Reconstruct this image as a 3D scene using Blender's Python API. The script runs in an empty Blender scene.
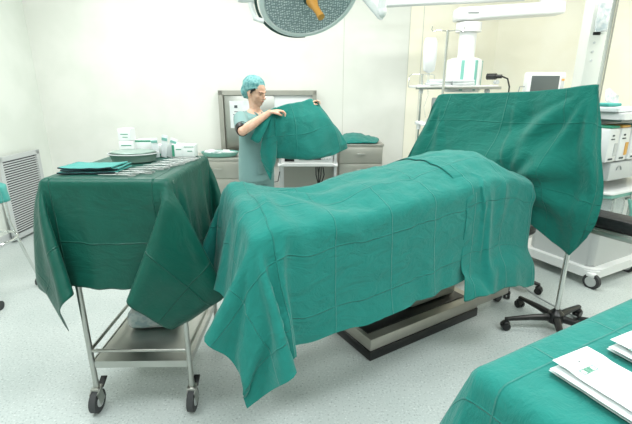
import bpy, bmesh, math, random
from mathutils import Vector, Matrix, noise, Euler
random.seed(7)
SC = bpy.context.scene
COL = SC.collection

# ---------------------------------------------------------------- camera, light, exposure
cam_d = bpy.data.cameras.new('camera'); cam = bpy.data.objects.new('camera', cam_d); COL.objects.link(cam)
cam_d.sensor_width = 36; cam_d.lens = 415/632*36; cam_d.clip_start = .02
cam.location = (0, 0, 1.5); cam.rotation_euler = (math.radians(90-16.8), 0, 0)
SC.camera = cam
SC.view_settings.view_transform = 'Standard'; SC.view_settings.look = 'None'
SC.view_settings.gamma = 1; SC.view_settings.use_curve_mapping = False
SC.view_settings.exposure = -0.30
w = bpy.data.worlds.new('world'); SC.world = w; w.use_nodes = True
w.node_tree.nodes['Background'].inputs[0].default_value = (.9, .97, 1, 1)
w.node_tree.nodes['Background'].inputs[1].default_value = .4
CEIL = 2.95
def area(loc, sx, sy, e, col=(1, 1, 1)):
    l = bpy.data.lights.new('ceiling_panel_light', 'AREA'); l.shape = 'RECTANGLE'; l.size = sx; l.size_y = sy
    l.energy = e; l.color = col
    o = bpy.data.objects.new('ceiling_panel_light', l); COL.objects.link(o); o.location = loc
    return o
LIGHTS = [((-1.6, 3.6, CEIL-.03), 42, (1, .99, .96)), ((.6, 3.4, CEIL-.03), 43, (1, .99, .95)), ((2.6, 2.8, CEIL-.03), 43, (1, .98, .93)),
          ((-1.6, 1.2, CEIL-.03), 44, (.97, 1, 1)), ((.6, .9, CEIL-.03), 46, (.97, 1, 1)), ((2.6, .6, CEIL-.03), 40, (.95, 1, 1)),
          ((-.5, -1.0, CEIL-.03), 40, (.97, 1, 1))]
for p, e, c in LIGHTS: area(p, 1.15, .55, e, c)

# ---------------------------------------------------------------- materials
def s2l(c):
    return tuple((x/12.92 if x <= .04045 else ((x+.055)/1.055)**2.4) for x in c)
def rgb(r, g, b): return s2l((r/255, g/255, b/255))+(1,)
def mat(name, col, rough=.5, metal=0, **k):
    m = bpy.data.materials.new(name); m.use_nodes = True
    b = m.node_tree.nodes['Principled BSDF']
    b.inputs['Base Color'].default_value = col; b.inputs['Roughness'].default_value = rough
    b.inputs['Metallic'].default_value = metal
    for a, v in k.items(): b.inputs[a.replace('_', ' ')].default_value = v
    return m
def noisy(m, c1, c2, scale, detail=3, lo=.4, hi=.6, bump=0, stretch=None, coord='Object'):
    nt = m.node_tree; N = nt.nodes; L = nt.links; b = N['Principled BSDF']
    tc = N.new('ShaderNodeTexCoord'); src = tc.outputs[coord]
    if stretch:
        mp = N.new('ShaderNodeMapping'); mp.inputs['Scale'].default_value = stretch; L.new(src, mp.inputs[0]); src = mp.outputs[0]
    n = N.new('ShaderNodeTexNoise'); n.inputs['Scale'].default_value = scale; n.inputs['Detail'].default_value = detail
    L.new(src, n.inputs['Vector'])
    r = N.new('ShaderNodeValToRGB'); r.color_ramp.elements[0].position = lo; r.color_ramp.elements[1].position = hi
    r.color_ramp.elements[0].color = c1; r.color_ramp.elements[1].color = c2
    L.new(n.outputs[0], r.inputs[0]); L.new(r.outputs[0], b.inputs['Base Color'])
    if bump:
        bp = N.new('ShaderNodeBump'); bp.inputs['Strength'].default_value = bump; bp.inputs['Distance'].default_value = .01
        L.new(n.outputs[0], bp.inputs['Height']); L.new(bp.outputs[0], b.inputs['Normal'])
    return m
def cloth_mat(name, col, rough=.85, creases=.28, crease_amt=1.0, wrinkle=.5, sheen=.15, off=(0.09, .05), scale=9):
    """woven drape: pressed fold lines every `creases` metres of cloth (UV in metres) plus fine wrinkles"""
    m = mat(name, col, rough, 0)
    nt = m.node_tree; N = nt.nodes; L = nt.links; b = N['Principled BSDF']
    b.inputs['Sheen Weight'].default_value = sheen
    b.inputs['Specular IOR Level'].default_value = .3
    uv = N.new('ShaderNodeUVMap'); 
    jn = N.new('ShaderNodeTexNoise'); jn.inputs['Scale'].default_value = 6; jn.inputs['Detail'].default_value = 2
    L.new(uv.outputs[0], jn.inputs['Vector'])
    jm = N.new('ShaderNodeVectorMath'); jm.operation = 'MULTIPLY_ADD'; jm.inputs[1].default_value = (.012, .012, 0); L.new(jn.outputs['Color'], jm.inputs[0]); L.new(uv.outputs[0], jm.inputs[2])
    sp = N.new('ShaderNodeSeparateXYZ'); L.new(jm.outputs[0], sp.inputs[0])
    def M(op, a, bb=None, c=None):
        n = N.new('ShaderNodeMath'); n.operation = op
        for i, v in enumerate((a, bb, c)):
            if v is None: continue
            if isinstance(v, (int, float)): n.inputs[i].default_value = v
            else: L.new(v, n.inputs[i])
        return n.outputs[0]
    lines = []
    for i in range(2):
        x = M('ADD', sp.outputs[i], off[i]); pp = M('PINGPONG', x, creases/2)
        lines.append(M('SUBTRACT', 1.0, M('SMOOTH_MIN', M('DIVIDE', pp, .004), 1.0, .3)))
    cr = M('MAXIMUM', lines[0], lines[1])
    n1 = N.new('ShaderNodeTexNoise'); n1.inputs['Scale'].default_value = scale; n1.inputs['Detail'].default_value = 5; n1.inputs['Roughness'].default_value = .62; n1.inputs['Distortion'].default_value = .6
    mp = N.new('ShaderNodeMapping'); mp.inputs['Scale'].default_value = (1, 1.6, 1); L.new(uv.outputs[0], mp.inputs[0]); L.new(mp.outputs[0], n1.inputs['Vector'])
    b1 = N.new('ShaderNodeBump'); b1.inputs['Strength'].default_value = wrinkle; b1.inputs['Distance'].default_value = .02
    L.new(n1.outputs[0], b1.inputs['Height'])
    b2 = N.new('ShaderNodeBump'); b2.inputs['Strength'].default_value = crease_amt; b2.inputs['Distance'].default_value = .003
    L.new(cr, b2.inputs['Height']); L.new(b1.outputs[0], b2.inputs['Normal']); L.new(b2.outputs[0], b.inputs['Normal'])
    # faint weave mottling of the dye
    n2 = N.new('ShaderNodeTexNoise'); n2.inputs['Scale'].default_value = 22; n2.inputs['Detail'].default_value = 4
    L.new(uv.outputs[0], n2.inputs['Vector'])
    mx = N.new('ShaderNodeMix'); mx.data_type = 'RGBA'
    mx.inputs[6].default_value = tuple(c*.86 for c in col[:3])+(1,); mx.inputs[7].default_value = tuple(min(1, c*1.12) for c in col[:3])+(1,)
    L.new(n2.outputs[0], mx.inputs[0]); L.new(mx.outputs[2], b.inputs['Base Color'])
    return m

M_ = {}
M_['teal'] = cloth_mat('teal_drape_cloth', rgb(24, 124, 115), creases=.27, wrinkle=.6)
M_['teal2'] = cloth_mat('screen_drape_cloth', rgb(10, 110, 98), creases=.30, wrinkle=.8, off=(.02, .13))
M_['green'] = cloth_mat('dark_green_drape_cloth', rgb(9, 82, 69), rough=.42, creases=.42, off=(.21, .16), crease_amt=1, wrinkle=.75, sheen=.05, scale=4)
M_['aqua'] = cloth_mat('pale_teal_cloth', rgb(70, 160, 152), creases=.2, crease_amt=.3)
M_['navy'] = mat('navy_hem', rgb(14, 40, 48), .8)
M_['wall'] = noisy(mat('wall_paint', rgb(226, 228, 222), .45), rgb(228, 230, 223), rgb(234, 235, 229), 2.5)
M_['wall_l'] = noisy(mat('wall_paint_left', rgb(222, 228, 220), .45), rgb(222, 228, 220), rgb(228, 233, 226), 2.5)
M_['warm_lit'] = noisy(mat('wall_warm_light_tint', rgb(226, 220, 200), .45), rgb(247, 243, 224), rgb(250, 247, 231), 2.5)  # warm light on the right-hand walls, put into their base colour
M_['seam'] = mat('panel_seam', rgb(206, 208, 198), .6)
M_['ceil'] = mat('ceiling_paint', rgb(238, 240, 238), .7)
M_['white'] = mat('white_enamel', rgb(236, 238, 238), .3)
M_['white2'] = mat('white_plastic', rgb(222, 226, 226), .45)
M_['grey'] = mat('grey_plastic', rgb(150, 156, 156), .5)
M_['lgrey'] = mat('pale_grey_plastic', rgb(196, 200, 200), .5)
M_['black'] = mat('black_plastic', rgb(16, 17, 18), .35)
M_['pad'] = noisy(mat('black_vinyl', rgb(20, 21, 23), .4), rgb(15, 16, 18), rgb(26, 27, 30), 60, bump=.2)
M_['rubber'] = mat('grey_rubber', rgb(60, 62, 64), .7)
M_['steel'] = noisy(mat('brushed_steel', rgb(170, 170, 162), .32, 1), rgb(176, 177, 172), rgb(184, 185, 180), 5)
M_['steel2'] = noisy(mat('satin_steel', rgb(158, 156, 144), .42, .75), rgb(176, 175, 166), rgb(184, 182, 174), 4)
M_['chrome'] = mat('chrome', rgb(215, 217, 215), .12, 1)
M_['alum'] = mat('anodised_aluminium', rgb(160, 160, 152), .4, .6)
M_['glass'] = mat('clear_plastic', (.9, .95, .95, 1), .15, 0, Transmission_Weight=.75, Alpha=.55, IOR=1.3)
M_['bagplastic'] = noisy(mat('crinkled_clear_plastic', (.85, .93, .93, 1), .15, 0, Transmission_Weight=.4, Alpha=.75, IOR=1.25), (.62, .72, .76, 1), (1, 1, 1, 1), 30, bump=.8)
M_['iv'] = mat('milky_bag', rgb(232, 236, 236), .3, 0, Transmission_Weight=.2)
M_['stripe'] = mat('teal_stripe', rgb(120, 180, 168), .4)
M_['orange'] = mat('orange_handle', rgb(196, 142, 62), .45)
M_['amber'] = mat('amber_label', rgb(222, 168, 84), .5)
M_['paper'] = noisy(mat('paper', rgb(236, 240, 240), .7), rgb(214, 221, 222), rgb(226, 231, 231), 12, bump=.25)
M_['card'] = mat('carton_card', rgb(236, 240, 238), .6)
M_['ink'] = mat('green_print', rgb(60, 150, 120), .6)
M_['inkd'] = mat('dark_print', rgb(70, 80, 84), .6)
M_['screen'] = mat('dark_screen', rgb(92, 100, 100), .2)
M_['skin'] = noisy(mat('skin', rgb(222, 178, 152), .5, 0, Subsurface_Weight=.08), rgb(216, 170, 144), rgb(228, 186, 162), 30)
M_['hair'] = mat('black_hair', rgb(24, 20, 20), .45)
M_['lip'] = mat('lips', rgb(178, 92, 84), .45)
M_['scrub'] = cloth_mat('scrub_cotton', rgb(124, 160, 158), creases=5, crease_amt=0, wrinkle=.9, scale=14)
M_['cap'] = noisy(mat('cap_fabric', rgb(110, 180, 185), .8), rgb(88, 152, 156), rgb(136, 190, 190), 45, bump=.8)
M_['ring'] = mat('lamp_rim', rgb(222, 230, 230), .35)
M_['gasket'] = mat('dark_green_rim', rgb(26, 62, 56), .4)
M_['tray'] = mat('enamel_tray', rgb(150, 172, 162), .35, .5)
M_['basemetal'] = noisy(mat('base_steel', rgb(168, 162, 152), .4, .8), rgb(174, 170, 162), rgb(182, 178, 170), 5)

# floor: pale terrazzo vinyl with speckles
fm = mat('speckled_vinyl', rgb(200, 208, 204), .38); M_['floor'] = fm
nt = fm.node_tree; N = nt.nodes; L = nt.links; b = N['Principled BSDF']
tc = N.new('ShaderNodeTexCoord')
n1 = N.new('ShaderNodeTexNoise'); n1.inputs['Scale'].default_value = 95; n1.inputs['Detail'].default_value = 3
n2 = N.new('ShaderNodeTexNoise'); n2.inputs['Scale'].default_value = 2.2; n2.inputs['Detail'].default_value = 4
L.new(tc.outputs['Object'], n1.inputs['Vector']); L.new(tc.outputs['Object'], n2.inputs['Vector'])
r1 = N.new('ShaderNodeValToRGB'); e = r1.color_ramp.elements; e[0].position = .30; e[0].color = rgb(150, 160, 160); e[1].position = .42; e[1].color = rgb(196, 204, 202)
e2 = r1.color_ramp.elements.new(.6); e2.color = rgb(196, 204, 202); e3 = r1.color_ramp.elements.new(.7); e3.color = rgb(226, 231, 229)
L.new(n1.outputs[0], r1.inputs[0])
mx = N.new('ShaderNodeMix'); mx.data_type = 'RGBA'; mx.blend_type = 'MULTIPLY'; mx.inputs[0].default_value = 1
r2 = N.new('ShaderNodeValToRGB'); r2.color_ramp.elements[0].position = .35; r2.color_ramp.elements[0].color = (.90, .92, .92, 1); r2.color_ramp.elements[1].position = .65; r2.color_ramp.elements[1].color = (1, 1, 1, 1)
L.new(n2.outputs[0], r2.inputs[0]); L.new(r1.outputs[0], mx.inputs[6]); L.new(r2.outputs[0], mx.inputs[7]); L.new(mx.outputs[2], b.inputs['Base Color'])

# ---------------------------------------------------------------- helpers
def tag(o, label=None, cat=None, group=None, kind=None):
    if label: o['label'] = label
    if cat: o['category'] = cat
    if group: o['group'] = group
    if kind: o['kind'] = kind
    return o
def empty(name, loc, rz=0, label=None, cat=None, group=None):
    o = bpy.data.objects.new(name, None); COL.objects.link(o); o.location = loc; o.rotation_euler = (0, 0, rz)
    o.empty_display_size = .1
    return tag(o, label, cat, group)
def copy_tree(o, parent=None):
    c = o.copy(); COL.objects.link(c); c.parent = parent
    for ch in list(o.children): copy_tree(ch, c)
    return c
class MB:
    def __init__(s): s.bm = bmesh.new()
    def _tf(s, vs, M): bmesh.ops.transform(s.bm, matrix=M, verts=vs)
    def box(s, c, d, rot=(0, 0, 0), bev=0, seg=2):
        r = bmesh.ops.create_cube(s.bm, size=1); vs = r['verts']
        s._tf(vs, Matrix.Translation(c) @ Euler(rot).to_matrix().to_4x4() @ Matrix.Diagonal((*d, 1)))
        if bev:
            es = list({e for v in vs for e in v.link_edges})
            bmesh.ops.bevel(s.bm, geom=es, offset=bev, segments=seg, affect='EDGES', profile=.5)
        return s
    def cyl(s, a, b, r, r2=None, n=20, caps=True):
        a = Vector(a); b = Vector(b); d = b-a
        k = bmesh.ops.create_cone(s.bm, cap_ends=caps, segments=n, radius1=r, radius2=r if r2 is None else r2, depth=d.length)
        s._tf(k['verts'], Matrix.Translation((a+b)/2) @ d.to_track_quat('Z', 'Y').to_matrix().to_4x4())
        return s
    def sph(s, c, r, sc=(1, 1, 1), rot=(0, 0, 0), n=16):
        k = bmesh.ops.create_uvsphere(s.bm, u_segments=n, v_segments=max(6, n*2//3), radius=r)
        s._tf(k['verts'], Matrix.Translation(c) @ Euler(rot).to_matrix().to_4x4() @ Matrix.Diagonal((*sc, 1)))
        return s
    def tube(s, pts, r, n=10, closed=False, caps=True):
        pts = [Vector(p) for p in pts]; m = len(pts); rings = []
        rr = r if isinstance(r, (list, tuple)) else [r]*m
        up = None
        for i, p in enumerate(pts):
            if closed: t = pts[(i+1) % m]-pts[i-1]
            else: t = pts[min(i+1, m-1)]-pts[max(i-1, 0)]
            t.normalize()
            if up is None:
                up = Vector((0, 0, 1)) if abs(t.z) < .9 else Vector((1, 0, 0))
            u = (up-t*up.dot(t)); u.normalize(); up = u; v = t.cross(u)
            rings.append([s.bm.verts.new(p+(u*math.cos(a)+v*math.sin(a))*rr[i]) for a in [2*math.pi*k/n for k in range(n)]])
        for i in range(m if closed else m-1):
            A, B = rings[i], rings[(i+1) % m]
            for k in range(n): s.bm.faces.new((A[k], A[(k+1) % n], B[(k+1) % n], B[k]))
        if caps and not closed:
            s.bm.faces.new(rings[0][::-1]); s.bm.faces.new(rings[-1])
        return s
    def lathe(s, prof, c=(0, 0, 0), n=32, M=None):
        rings = []
        for (r, z) in prof:
            rings.append([s.bm.verts.new(Vector(c)+Vector((r*math.cos(a), r*math.sin(a), z))) for a in [2*math.pi*k/n for k in range(n)]])
        for A, B in zip(rings, rings[1:]):
            for k in range(n): s.bm.faces.new((A[k], A[(k+1) % n], B[(k+1) % n], B[k]))
        if prof[0][0] > 1e-4: s.bm.faces.new(rings[0][::-1])
        if prof[-1][0] > 1e-4: s.bm.faces.new(rings[-1])
        if M is not None: s._tf([v for R in rings for v in R], M)
        return s
    def prism(s, poly, z0, z1, bev=0):
        lo = [s.bm.verts.new((x, y, z0)) for x, y in poly]; hi = [s.bm.verts.new((x, y, z1)) for x, y in poly]
        n = len(poly); fs = [s.bm.faces.new(lo[::-1]), s.bm.faces.new(hi)]
        for k in range(n): fs.append(s.bm.faces.new((lo[k], lo[(k+1) % n], hi[(k+1) % n], hi[k])))
        if bev: bmesh.ops.bevel(s.bm, geom=list({e for f in fs for e in f.edges}), offset=bev, segments=2, affect='EDGES')
        return s
    def loft(s, rings, n=20, caps=True):
        """rings: (centre, axis u vector, axis v vector)"""
        R = []
        for c, u, v in rings:
            c = Vector(c); u = Vector(u); v = Vector(v)
            R.append([s.bm.verts.new(c+u*math.cos(a)+v*math.sin(a)) for a in [2*math.pi*k/n for k in range(n)]])
        for A, B in zip(R, R[1:]):
            for k in range(n): s.bm.faces.new((A[k], A[(k+1) % n], B[(k+1) % n], B[k]))
        if caps: s.bm.faces.new(R[0][::-1]); s.bm.faces.new(R[-1])
        return s
    def build(s, name, m, parent=None, smooth=True, loc=None):
        bm = s.bm
        bmesh.ops.remove_doubles(bm, verts=bm.verts, dist=1e-6)
        bmesh.ops.recalc_face_normals(bm, faces=bm.faces)
        me = bpy.data.meshes.new(name); bm.to_mesh(me); bm.free()
        me.materials.append(m)
        o = bpy.data.objects.new(name, me); COL.objects.link(o)
        if smooth:
            for p in me.polygons: p.use_smooth = True
            try:
                me.set_sharp_from_angle(angle=math.radians(35))
            except Exception: pass
        if parent: o.parent = parent
        if loc: o.location = loc
        return o
def grid_mesh(name, P, UV, m, parent=None, thick=.002, extra=None):
    """P[i][j] Vectors, UV[i][j] in metres of cloth"""
    me = bpy.data.meshes.new(name); nu, nv = len(P), len(P[0])
    vs = [tuple(p) for row in P for p in row]
    uvs = [uv for row in UV for uv in row]
    fs = [(i*nv+j, (i+1)*nv+j, (i+1)*nv+j+1, i*nv+j+1) for i in range(nu-1) for j in range(nv-1)]
    for (P2, UV2) in (extra or []):
        b0 = len(vs); mu, mv = len(P2), len(P2[0])
        vs += [tuple(p) for row in P2 for p in row]; uvs += [uv for row in UV2 for uv in row]
        fs += [(b0+i*mv+j, b0+(i+1)*mv+j, b0+(i+1)*mv+j+1, b0+i*mv+j+1) for i in range(mu-1) for j in range(mv-1)]
    me.from_pydata(vs, [], fs)
    ul = me.uv_layers.new(name='UVMap')
    for l in me.loops: ul.data[l.index].uv = uvs[l.vertex_index]
    for p in me.polygons: p.use_smooth = True
    me.materials.append(m); me.update()
    o = bpy.data.objects.new(name, me); COL.objects.link(o)
    if thick:
        md = o.modifiers.new('thickness', 'SOLIDIFY'); md.thickness = thick; md.offset = 0
    if parent: o.parent = parent
    return o
def smooth_noise(x, y, z=0): return noise.noise(Vector((x, y, z)))
def cr(p0, p1, p2, p3, t):
    return (p1*2+(p2-p0)*t+(p0*2-p1*5+p2*4-p3)*t*t+(p1*3-p0-p2*3+p3)*t*t*t)*.5
def patch(ctrl, nu, nv, wr=.0, wf=6, seed=0, su=1, sv=1):
    """Catmull-Rom surface through ctrl[row][col]; returns points and uv (metres)"""
    R = [[Vector(p) for p in row] for row in ctrl]; nr, nc = len(R), len(R[0])
    def line(pts, t):
        n = len(pts)-1; x = min(t*n, n-1e-6); i = int(x); f = x-i
        g = lambda k: pts[k] if 0 <= k <= n else (pts[0]*2-pts[1] if k < 0 else pts[n]*2-pts[n-1])
        return cr(g(i-1), g(i), g(i+1), g(i+2), f)
    P = []; UV = []
    W = sum((R[0][k+1]-R[0][k]).length for k in range(nc-1)); Hh = sum((R[k+1][nc//2]-R[k][nc//2]).length for k in range(nr-1))
    for i in range(nu):
        u = i/(nu-1); mid = []
        for j in range(nv):
            v = j/(nv-1)
            mid.append(line([line(row, v) for row in R], u))
        P.append(mid); UV.append([(j/(nv-1)*W*su, i/(nu-1)*Hh*sv) for j in range(nv)])
    if wr:
        Q = [[p.copy() for p in row] for row in P]
        for i in range(nu):
            for j in range(nv):
                a = P[min(i+1, nu-1)][j]-P[max(i-1, 0)][j]; b_ = P[i][min(j+1, nv-1)]-P[i][max(j-1, 0)]
                nn = a.cross(b_)
                if nn.length > 1e-9: nn.normalize()
                x, y = UV[i][j]
                Q[i][j] = P[i][j]+nn*wr*(smooth_noise(x*wf, y*wf*.5, seed)+.5*smooth_noise(x*wf*2.1, y*wf*1.3, seed+9))
        P = Q
    return P, UV
def drape(sup, cloth, zt, flare, lenf=None, r=.035, step=.02, fold=.0, foldf=5, seed=0, dens=None):
    """a cloth laid over the rectangle sup=(p0,p1,q0,q1); the overhang hangs down by its distance from the rectangle"""
    p0, p1, q0, q1 = sup; P0, P1, Q0, Q1 = cloth
    nu = int((P1-P0)/step)+1; nv = int((Q1-Q0)/step)+1
    P = []; UV = []
    for i in range(nu):
        row = []; uvr = []
        for j in range(nv):
            p = P0+(P1-P0)*i/(nu-1); q = Q0+(Q1-Q0)*j/(nv-1)
            cp = min(max(p, p0), p1); cq = min(max(q, q0), q1)
            dx, dy = p-cp, q-cq; d = math.hypot(dx, dy)
            z = zt(cp, cq)
            if d < 1e-9: row.append(Vector((p, q, z)))
            else:
                ex, ey = dx/d, dy/d
                d *= lenf(cp, cq, ex, ey, d) if lenf else 1
                f = flare(cp, cq, ex, ey, d)        # horizontal outward per metre of drop
                ang = math.atan2(1, max(f, 0.0))      # final slope below horizontal
                lim = r*ang
                if d < lim: h = r*math.sin(d/r); v = r*(1-math.cos(d/r))
                else:
                    h = r*math.sin(ang)+(d-lim)*math.cos(ang); v = r*(1-math.cos(ang))+(d-lim)*math.sin(ang)
                if fold:
                    sx, sy = cp+ex*.12, cq+ey*.12
                    w_ = min(d/.5, 1.2)
                    h += fold*w_*(smooth_noise(sx*foldf, sy*foldf, seed)+.45*smooth_noise(sx*foldf*2.3, sy*foldf*2.3, seed+5))
                row.append(Vector((cp+ex*h, cq+ey*h, z-v)))
            uvr.append((p, q))
        P.append(row); UV.append(uvr)
    return P, UV
def xf(P, M): return [[M @ p for p in row] for row in P]

def sim_cloth(name, start, colliders, m, frames=20, stiff=15, bend=.5, mass=.3, gap=.004, damp=3, air=1.0, pin=None, sc=True):
    """start = (points, uv): a cloth laid over its support; uv in metres is its flat cut. The cloth solver lets the
    overhang fall into folds; the settled shape becomes a plain mesh"""
    P0, UV = start; nx, ny = len(P0), len(P0[0])
    vs = [tuple(p) for r in P0 for p in r]; uvs = [u for r in UV for u in r]
    fs = [(i*ny+j, (i+1)*ny+j, (i+1)*ny+j+1, i*ny+j+1) for i in range(nx-1) for j in range(ny-1)]
    me = bpy.data.meshes.new(name); me.from_pydata(vs, [], fs)
    o = bpy.data.objects.new(name, me); COL.objects.link(o)
    o.shape_key_add(name='Basis'); k = o.shape_key_add(name='flat')
    for i, u in enumerate(uvs): k.data[i].co = (u[0], u[1], 0)
    k.value = 0
    for c_ in colliders:
        md = c_.modifiers.new('Collision', 'COLLISION'); c_.collision.thickness_outer = gap; c_.collision.cloth_friction = 20; c_.collision.damping = .8
    md = o.modifiers.new('Cloth', 'CLOTH'); st = md.settings
    st.rest_shape_key = k
    st.quality = 7; st.mass = mass; st.air_damping = air
    st.tension_stiffness = stiff; st.compression_stiffness = stiff; st.shear_stiffness = stiff*.6; st.bending_stiffness = bend
    st.tension_damping = damp; st.compression_damping = damp; st.shear_damping = damp; st.bending_damping = .5
    md.collision_settings.distance_min = gap; md.collision_settings.collision_quality = 3
    md.collision_settings.use_self_collision = sc; md.collision_settings.self_distance_min = gap
    if pin:
        g = o.vertex_groups.new(name='pin'); g.add([k_ for k_, uv in enumerate(uvs) if pin(*uv)], 1, 'REPLACE'); st.vertex_group_mass = 'pin'
    md.point_cache.frame_start = 1; md.point_cache.frame_end = frames
    SC.frame_start = 1; SC.frame_end = frames
    for f in range(1, frames+1): SC.frame_set(f)
    dg = bpy.context.evaluated_depsgraph_get(); ev = o.evaluated_get(dg); me2 = bpy.data.meshes.new_from_object(ev)
    co = [v.co.copy() for v in me2.vertices]
    bpy.data.objects.remove(o); bpy.data.meshes.remove(me); bpy.data.meshes.remove(me2)
    SC.frame_set(1)
    for c_ in colliders: c_.modifiers.clear()
    P = [[co[i*ny+j] for j in range(ny)] for i in range(nx)]
    b = Vector((sum(p.x for p in co)/len(co), sum(p.y for p in co)/len(co), min(p.z for p in co)))   # origin at the object's base
    ob = grid_mesh(name, [[p-b for p in r] for r in P], UV, m, thick=.002)
    ob.location = b
    sb = ob.modifiers.new('smooth_surface', 'SUBSURF'); sb.levels = 1; sb.render_levels = 1
    ob.modifiers.move(1, 0)
    return ob

# ---------------------------------------------------------------- room shell
def quadwall(name, a, b_, m, z0=0, z1=CEIL, th=.1):
    """wall from a to b (x,y), room on the left of a->b, thickness outward"""
    a = Vector(a); b_ = Vector(b_); d = (b_-a); n = Vector((d.y, -d.x)).normalized()*th
    o = MB().prism([tuple(a), tuple(b_), tuple(b_+n), tuple(a+n)], z0, z1).build(name, m, smooth=False)
    return tag(o, kind='structure')
MB().box((.6, 1.4, -.05), (8.6, 7.8, .1)).build('floor', M_['floor'], smooth=False)['kind'] = 'structure'
MB().box((.6, 1.4, CEIL+.05), (8.6, 7.8, .1)).build('ceiling', M_['ceil'], smooth=False)['kind'] = 'structure'
quadwall('wall_back', (1.04, 5.0), (-3.06, 4.77), M_['wall'])
quadwall('wall_back_right', (2.02, 5.0), (1.04, 5.0), M_['warm_lit'])
quadwall('wall_left', (-3.06, 4.77), (-3.12, -2.4), M_['wall_l'])
quadwall('wall_right_corner', (4.6, 3.9), (2.02, 5.0), M_['warm_lit'])
quadwall('wall_right', (4.6, -2.4), (4.6, 3.9), M_['warm_lit'])
quadwall('wall_front', (-3.12, -2.4), (4.6, -2.4), M_['wall'])
# wall panel joints and coved skirting
k = 0
for x in (-1.80, .31, 1.042, 1.19):
    k += 1
    tag(MB().box((x, 5.0-.0545*max(0, 1.04-x)-.001, CEIL/2), (.006, .006, CEIL)).build('trim_%d' % k, M_['seam'], smooth=False), kind='structure')
tag(MB().prism([(1.04, 5), (-3.06, 4.77), (-3.06, 4.74), (1.04, 4.97), (2.02, 4.97), (2.02, 5)], 0, .1).build('baseboard_back', M_['lgrey'], smooth=False), kind='structure')
tag(MB().box((-3.09, 1.1, .05), (.06, 6.9, .1)).build('baseboard_left', M_['lgrey'], smooth=False), kind='structure')
tag(MB().box((4.585, .75, .05), (.03, 6.2, .1)).build('baseboard_right', M_['lgrey'], smooth=False), kind='structure')
# ceiling light panels
panel0 = None
for i, (p, e, c) in enumerate(LIGHTS):
    if panel0 is None:
        panel0 = empty('ceiling_light', (p[0], p[1], CEIL-.012), 0, 'x', 'ceiling light', 'recessed ceiling light panels')
        MB().box((0, .31, 0), (1.26, .05, .02)).box((0, -.31, 0), (1.26, .05, .02)).box((.61, 0, 0), (.04, .66, .02)).box((-.61, 0, 0), (.04, .66, .02)).build('light_frame', M_['white'], panel0, smooth=False)
        em = mat('light_diffuser', rgb(250, 252, 255), .5, 0, Emission_Strength=1.5); em.node_tree.nodes['Principled BSDF'].inputs['Emission Color'].default_value = (.95, 1, 1, 1)
        MB().box((0, 0, .006), (1.18, .58, .006)).build('light_diffuser', em, panel0, smooth=False)
        o = panel0
    else:
        o = copy_tree(panel0); o.location = (p[0], p[1], CEIL-.012)
    o['label'] = 'white recessed ceiling light panel '+['over the back left of the room by the nurse', 'over the back middle, between drape screen and nurse', 'over the back right near the anaesthesia machine', 'over the instrument trolley', 'over the operating table legs end', 'over the front right near the side table', 'nearest the front wall behind the viewpoint'][i]

# return air grille, low on the angled left wall
def pl(px, s): return px
gd = Vector((-.06, -7.17, 0)).normalized(); gn = Vector((gd.y, -gd.x, 0))   # along wall toward camera ; inward normal
if gn.x < 0: gn = -gn
gr = empty('air_grille', (-3.064+gn.x*.05, 4.19, .03), math.atan2(gd.y, gd.x), 'pale grey slatted return air grille standing low against the left wall', 'air vent')
W_, H_ = .60, .82
sgn = 1 if (Matrix.Rotation(gr.rotation_euler.z, 3, 'Z') @ Vector((0, 1, 0))).dot(gn) > 0 else -1
f = MB()
f.box((0, 0, .02), (W_, .03, .045)).box((0, 0, H_-.02), (W_, .03, .045)).box((-W_/2+.025, 0, H_/2), (.05, .03, H_)).box((W_/2-.025, 0, H_/2), (.05, .03, H_))
f.build('grille_frame', M_['lgrey'], gr, smooth=False)
f = MB()
for i in range(30): f.box((0, sgn*.004, .065+i*.0238), (W_-.09, .016, .010), (sgn*.5, 0, 0))
f.build('slats', M_['lgrey'], gr, smooth=False)
MB().box((0, -sgn*.010, H_/2), (W_-.08, .006, H_-.06)).build('backing', M_['rubber'], gr, smooth=False)

# ---------------------------------------------------------------- operating table (frame T: x along table, y away, z up)
U = math.atan2(.53, .848)
T = Matrix.Translation((.31, 2.03, 0)) @ Matrix.Rotation(U, 4, 'Z')
def tw(s, t, z): return T @ Vector((s, t, z))
OT = empty('operating_table', tuple(tw(.45, .1, 0)), U, 'steel operating table base with black plinth showing under the teal patient drapes', 'operating table')
def Tl(x, y, z): return (x-.45, y-.1, z)     # table frame -> OT local
MB().box(Tl(.46, .25, .03), (.94, .52, .06), bev=.006).build('plinth', M_['black'], OT)
MB().box(Tl(.46, .245, .098), (.93, .50, .075), bev=.006).build('base_cover', M_['basemetal'], OT)
MB().box(Tl(.44, .255, .138), (.84, .40, .008), bev=.003).build('foot_mat', M_['black'], OT)
MB().box(Tl(.62, .22, .46), (.42, .22, .62), bev=.02).build('column', M_['steel2'], OT)
f = MB().box(Tl(1.10, .05, .105), (.36, .10, .08), bev=.01); f.box(Tl(1.10, .44, .105), (.36, .10, .08), bev=.01)
f.build('outrigger', M_['basemetal'], OT)
for (x, y) in ((1.22, .05), (1.22, .44)):
    c = MB().cyl(Tl(x-.0, y-.02, .036), Tl(x, y+.02, .036), .034, n=24).build('castor_wheel', M_['black'], OT)
MB().box(Tl(-.02, .2, .80), (1.30, .46, .07), bev=.02).build('tabletop', M_['pad'], OT)
MB().box(Tl(.95, .2, .80), (.56, .44, .07), bev=.02).build('head_section', M_['pad'], OT)
f = MB()
for y in (-.03, .43): f.box(Tl(.2, y, .755), (1.6, .012, .028))
f.build('side_rail', M_['steel'], OT)

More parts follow.
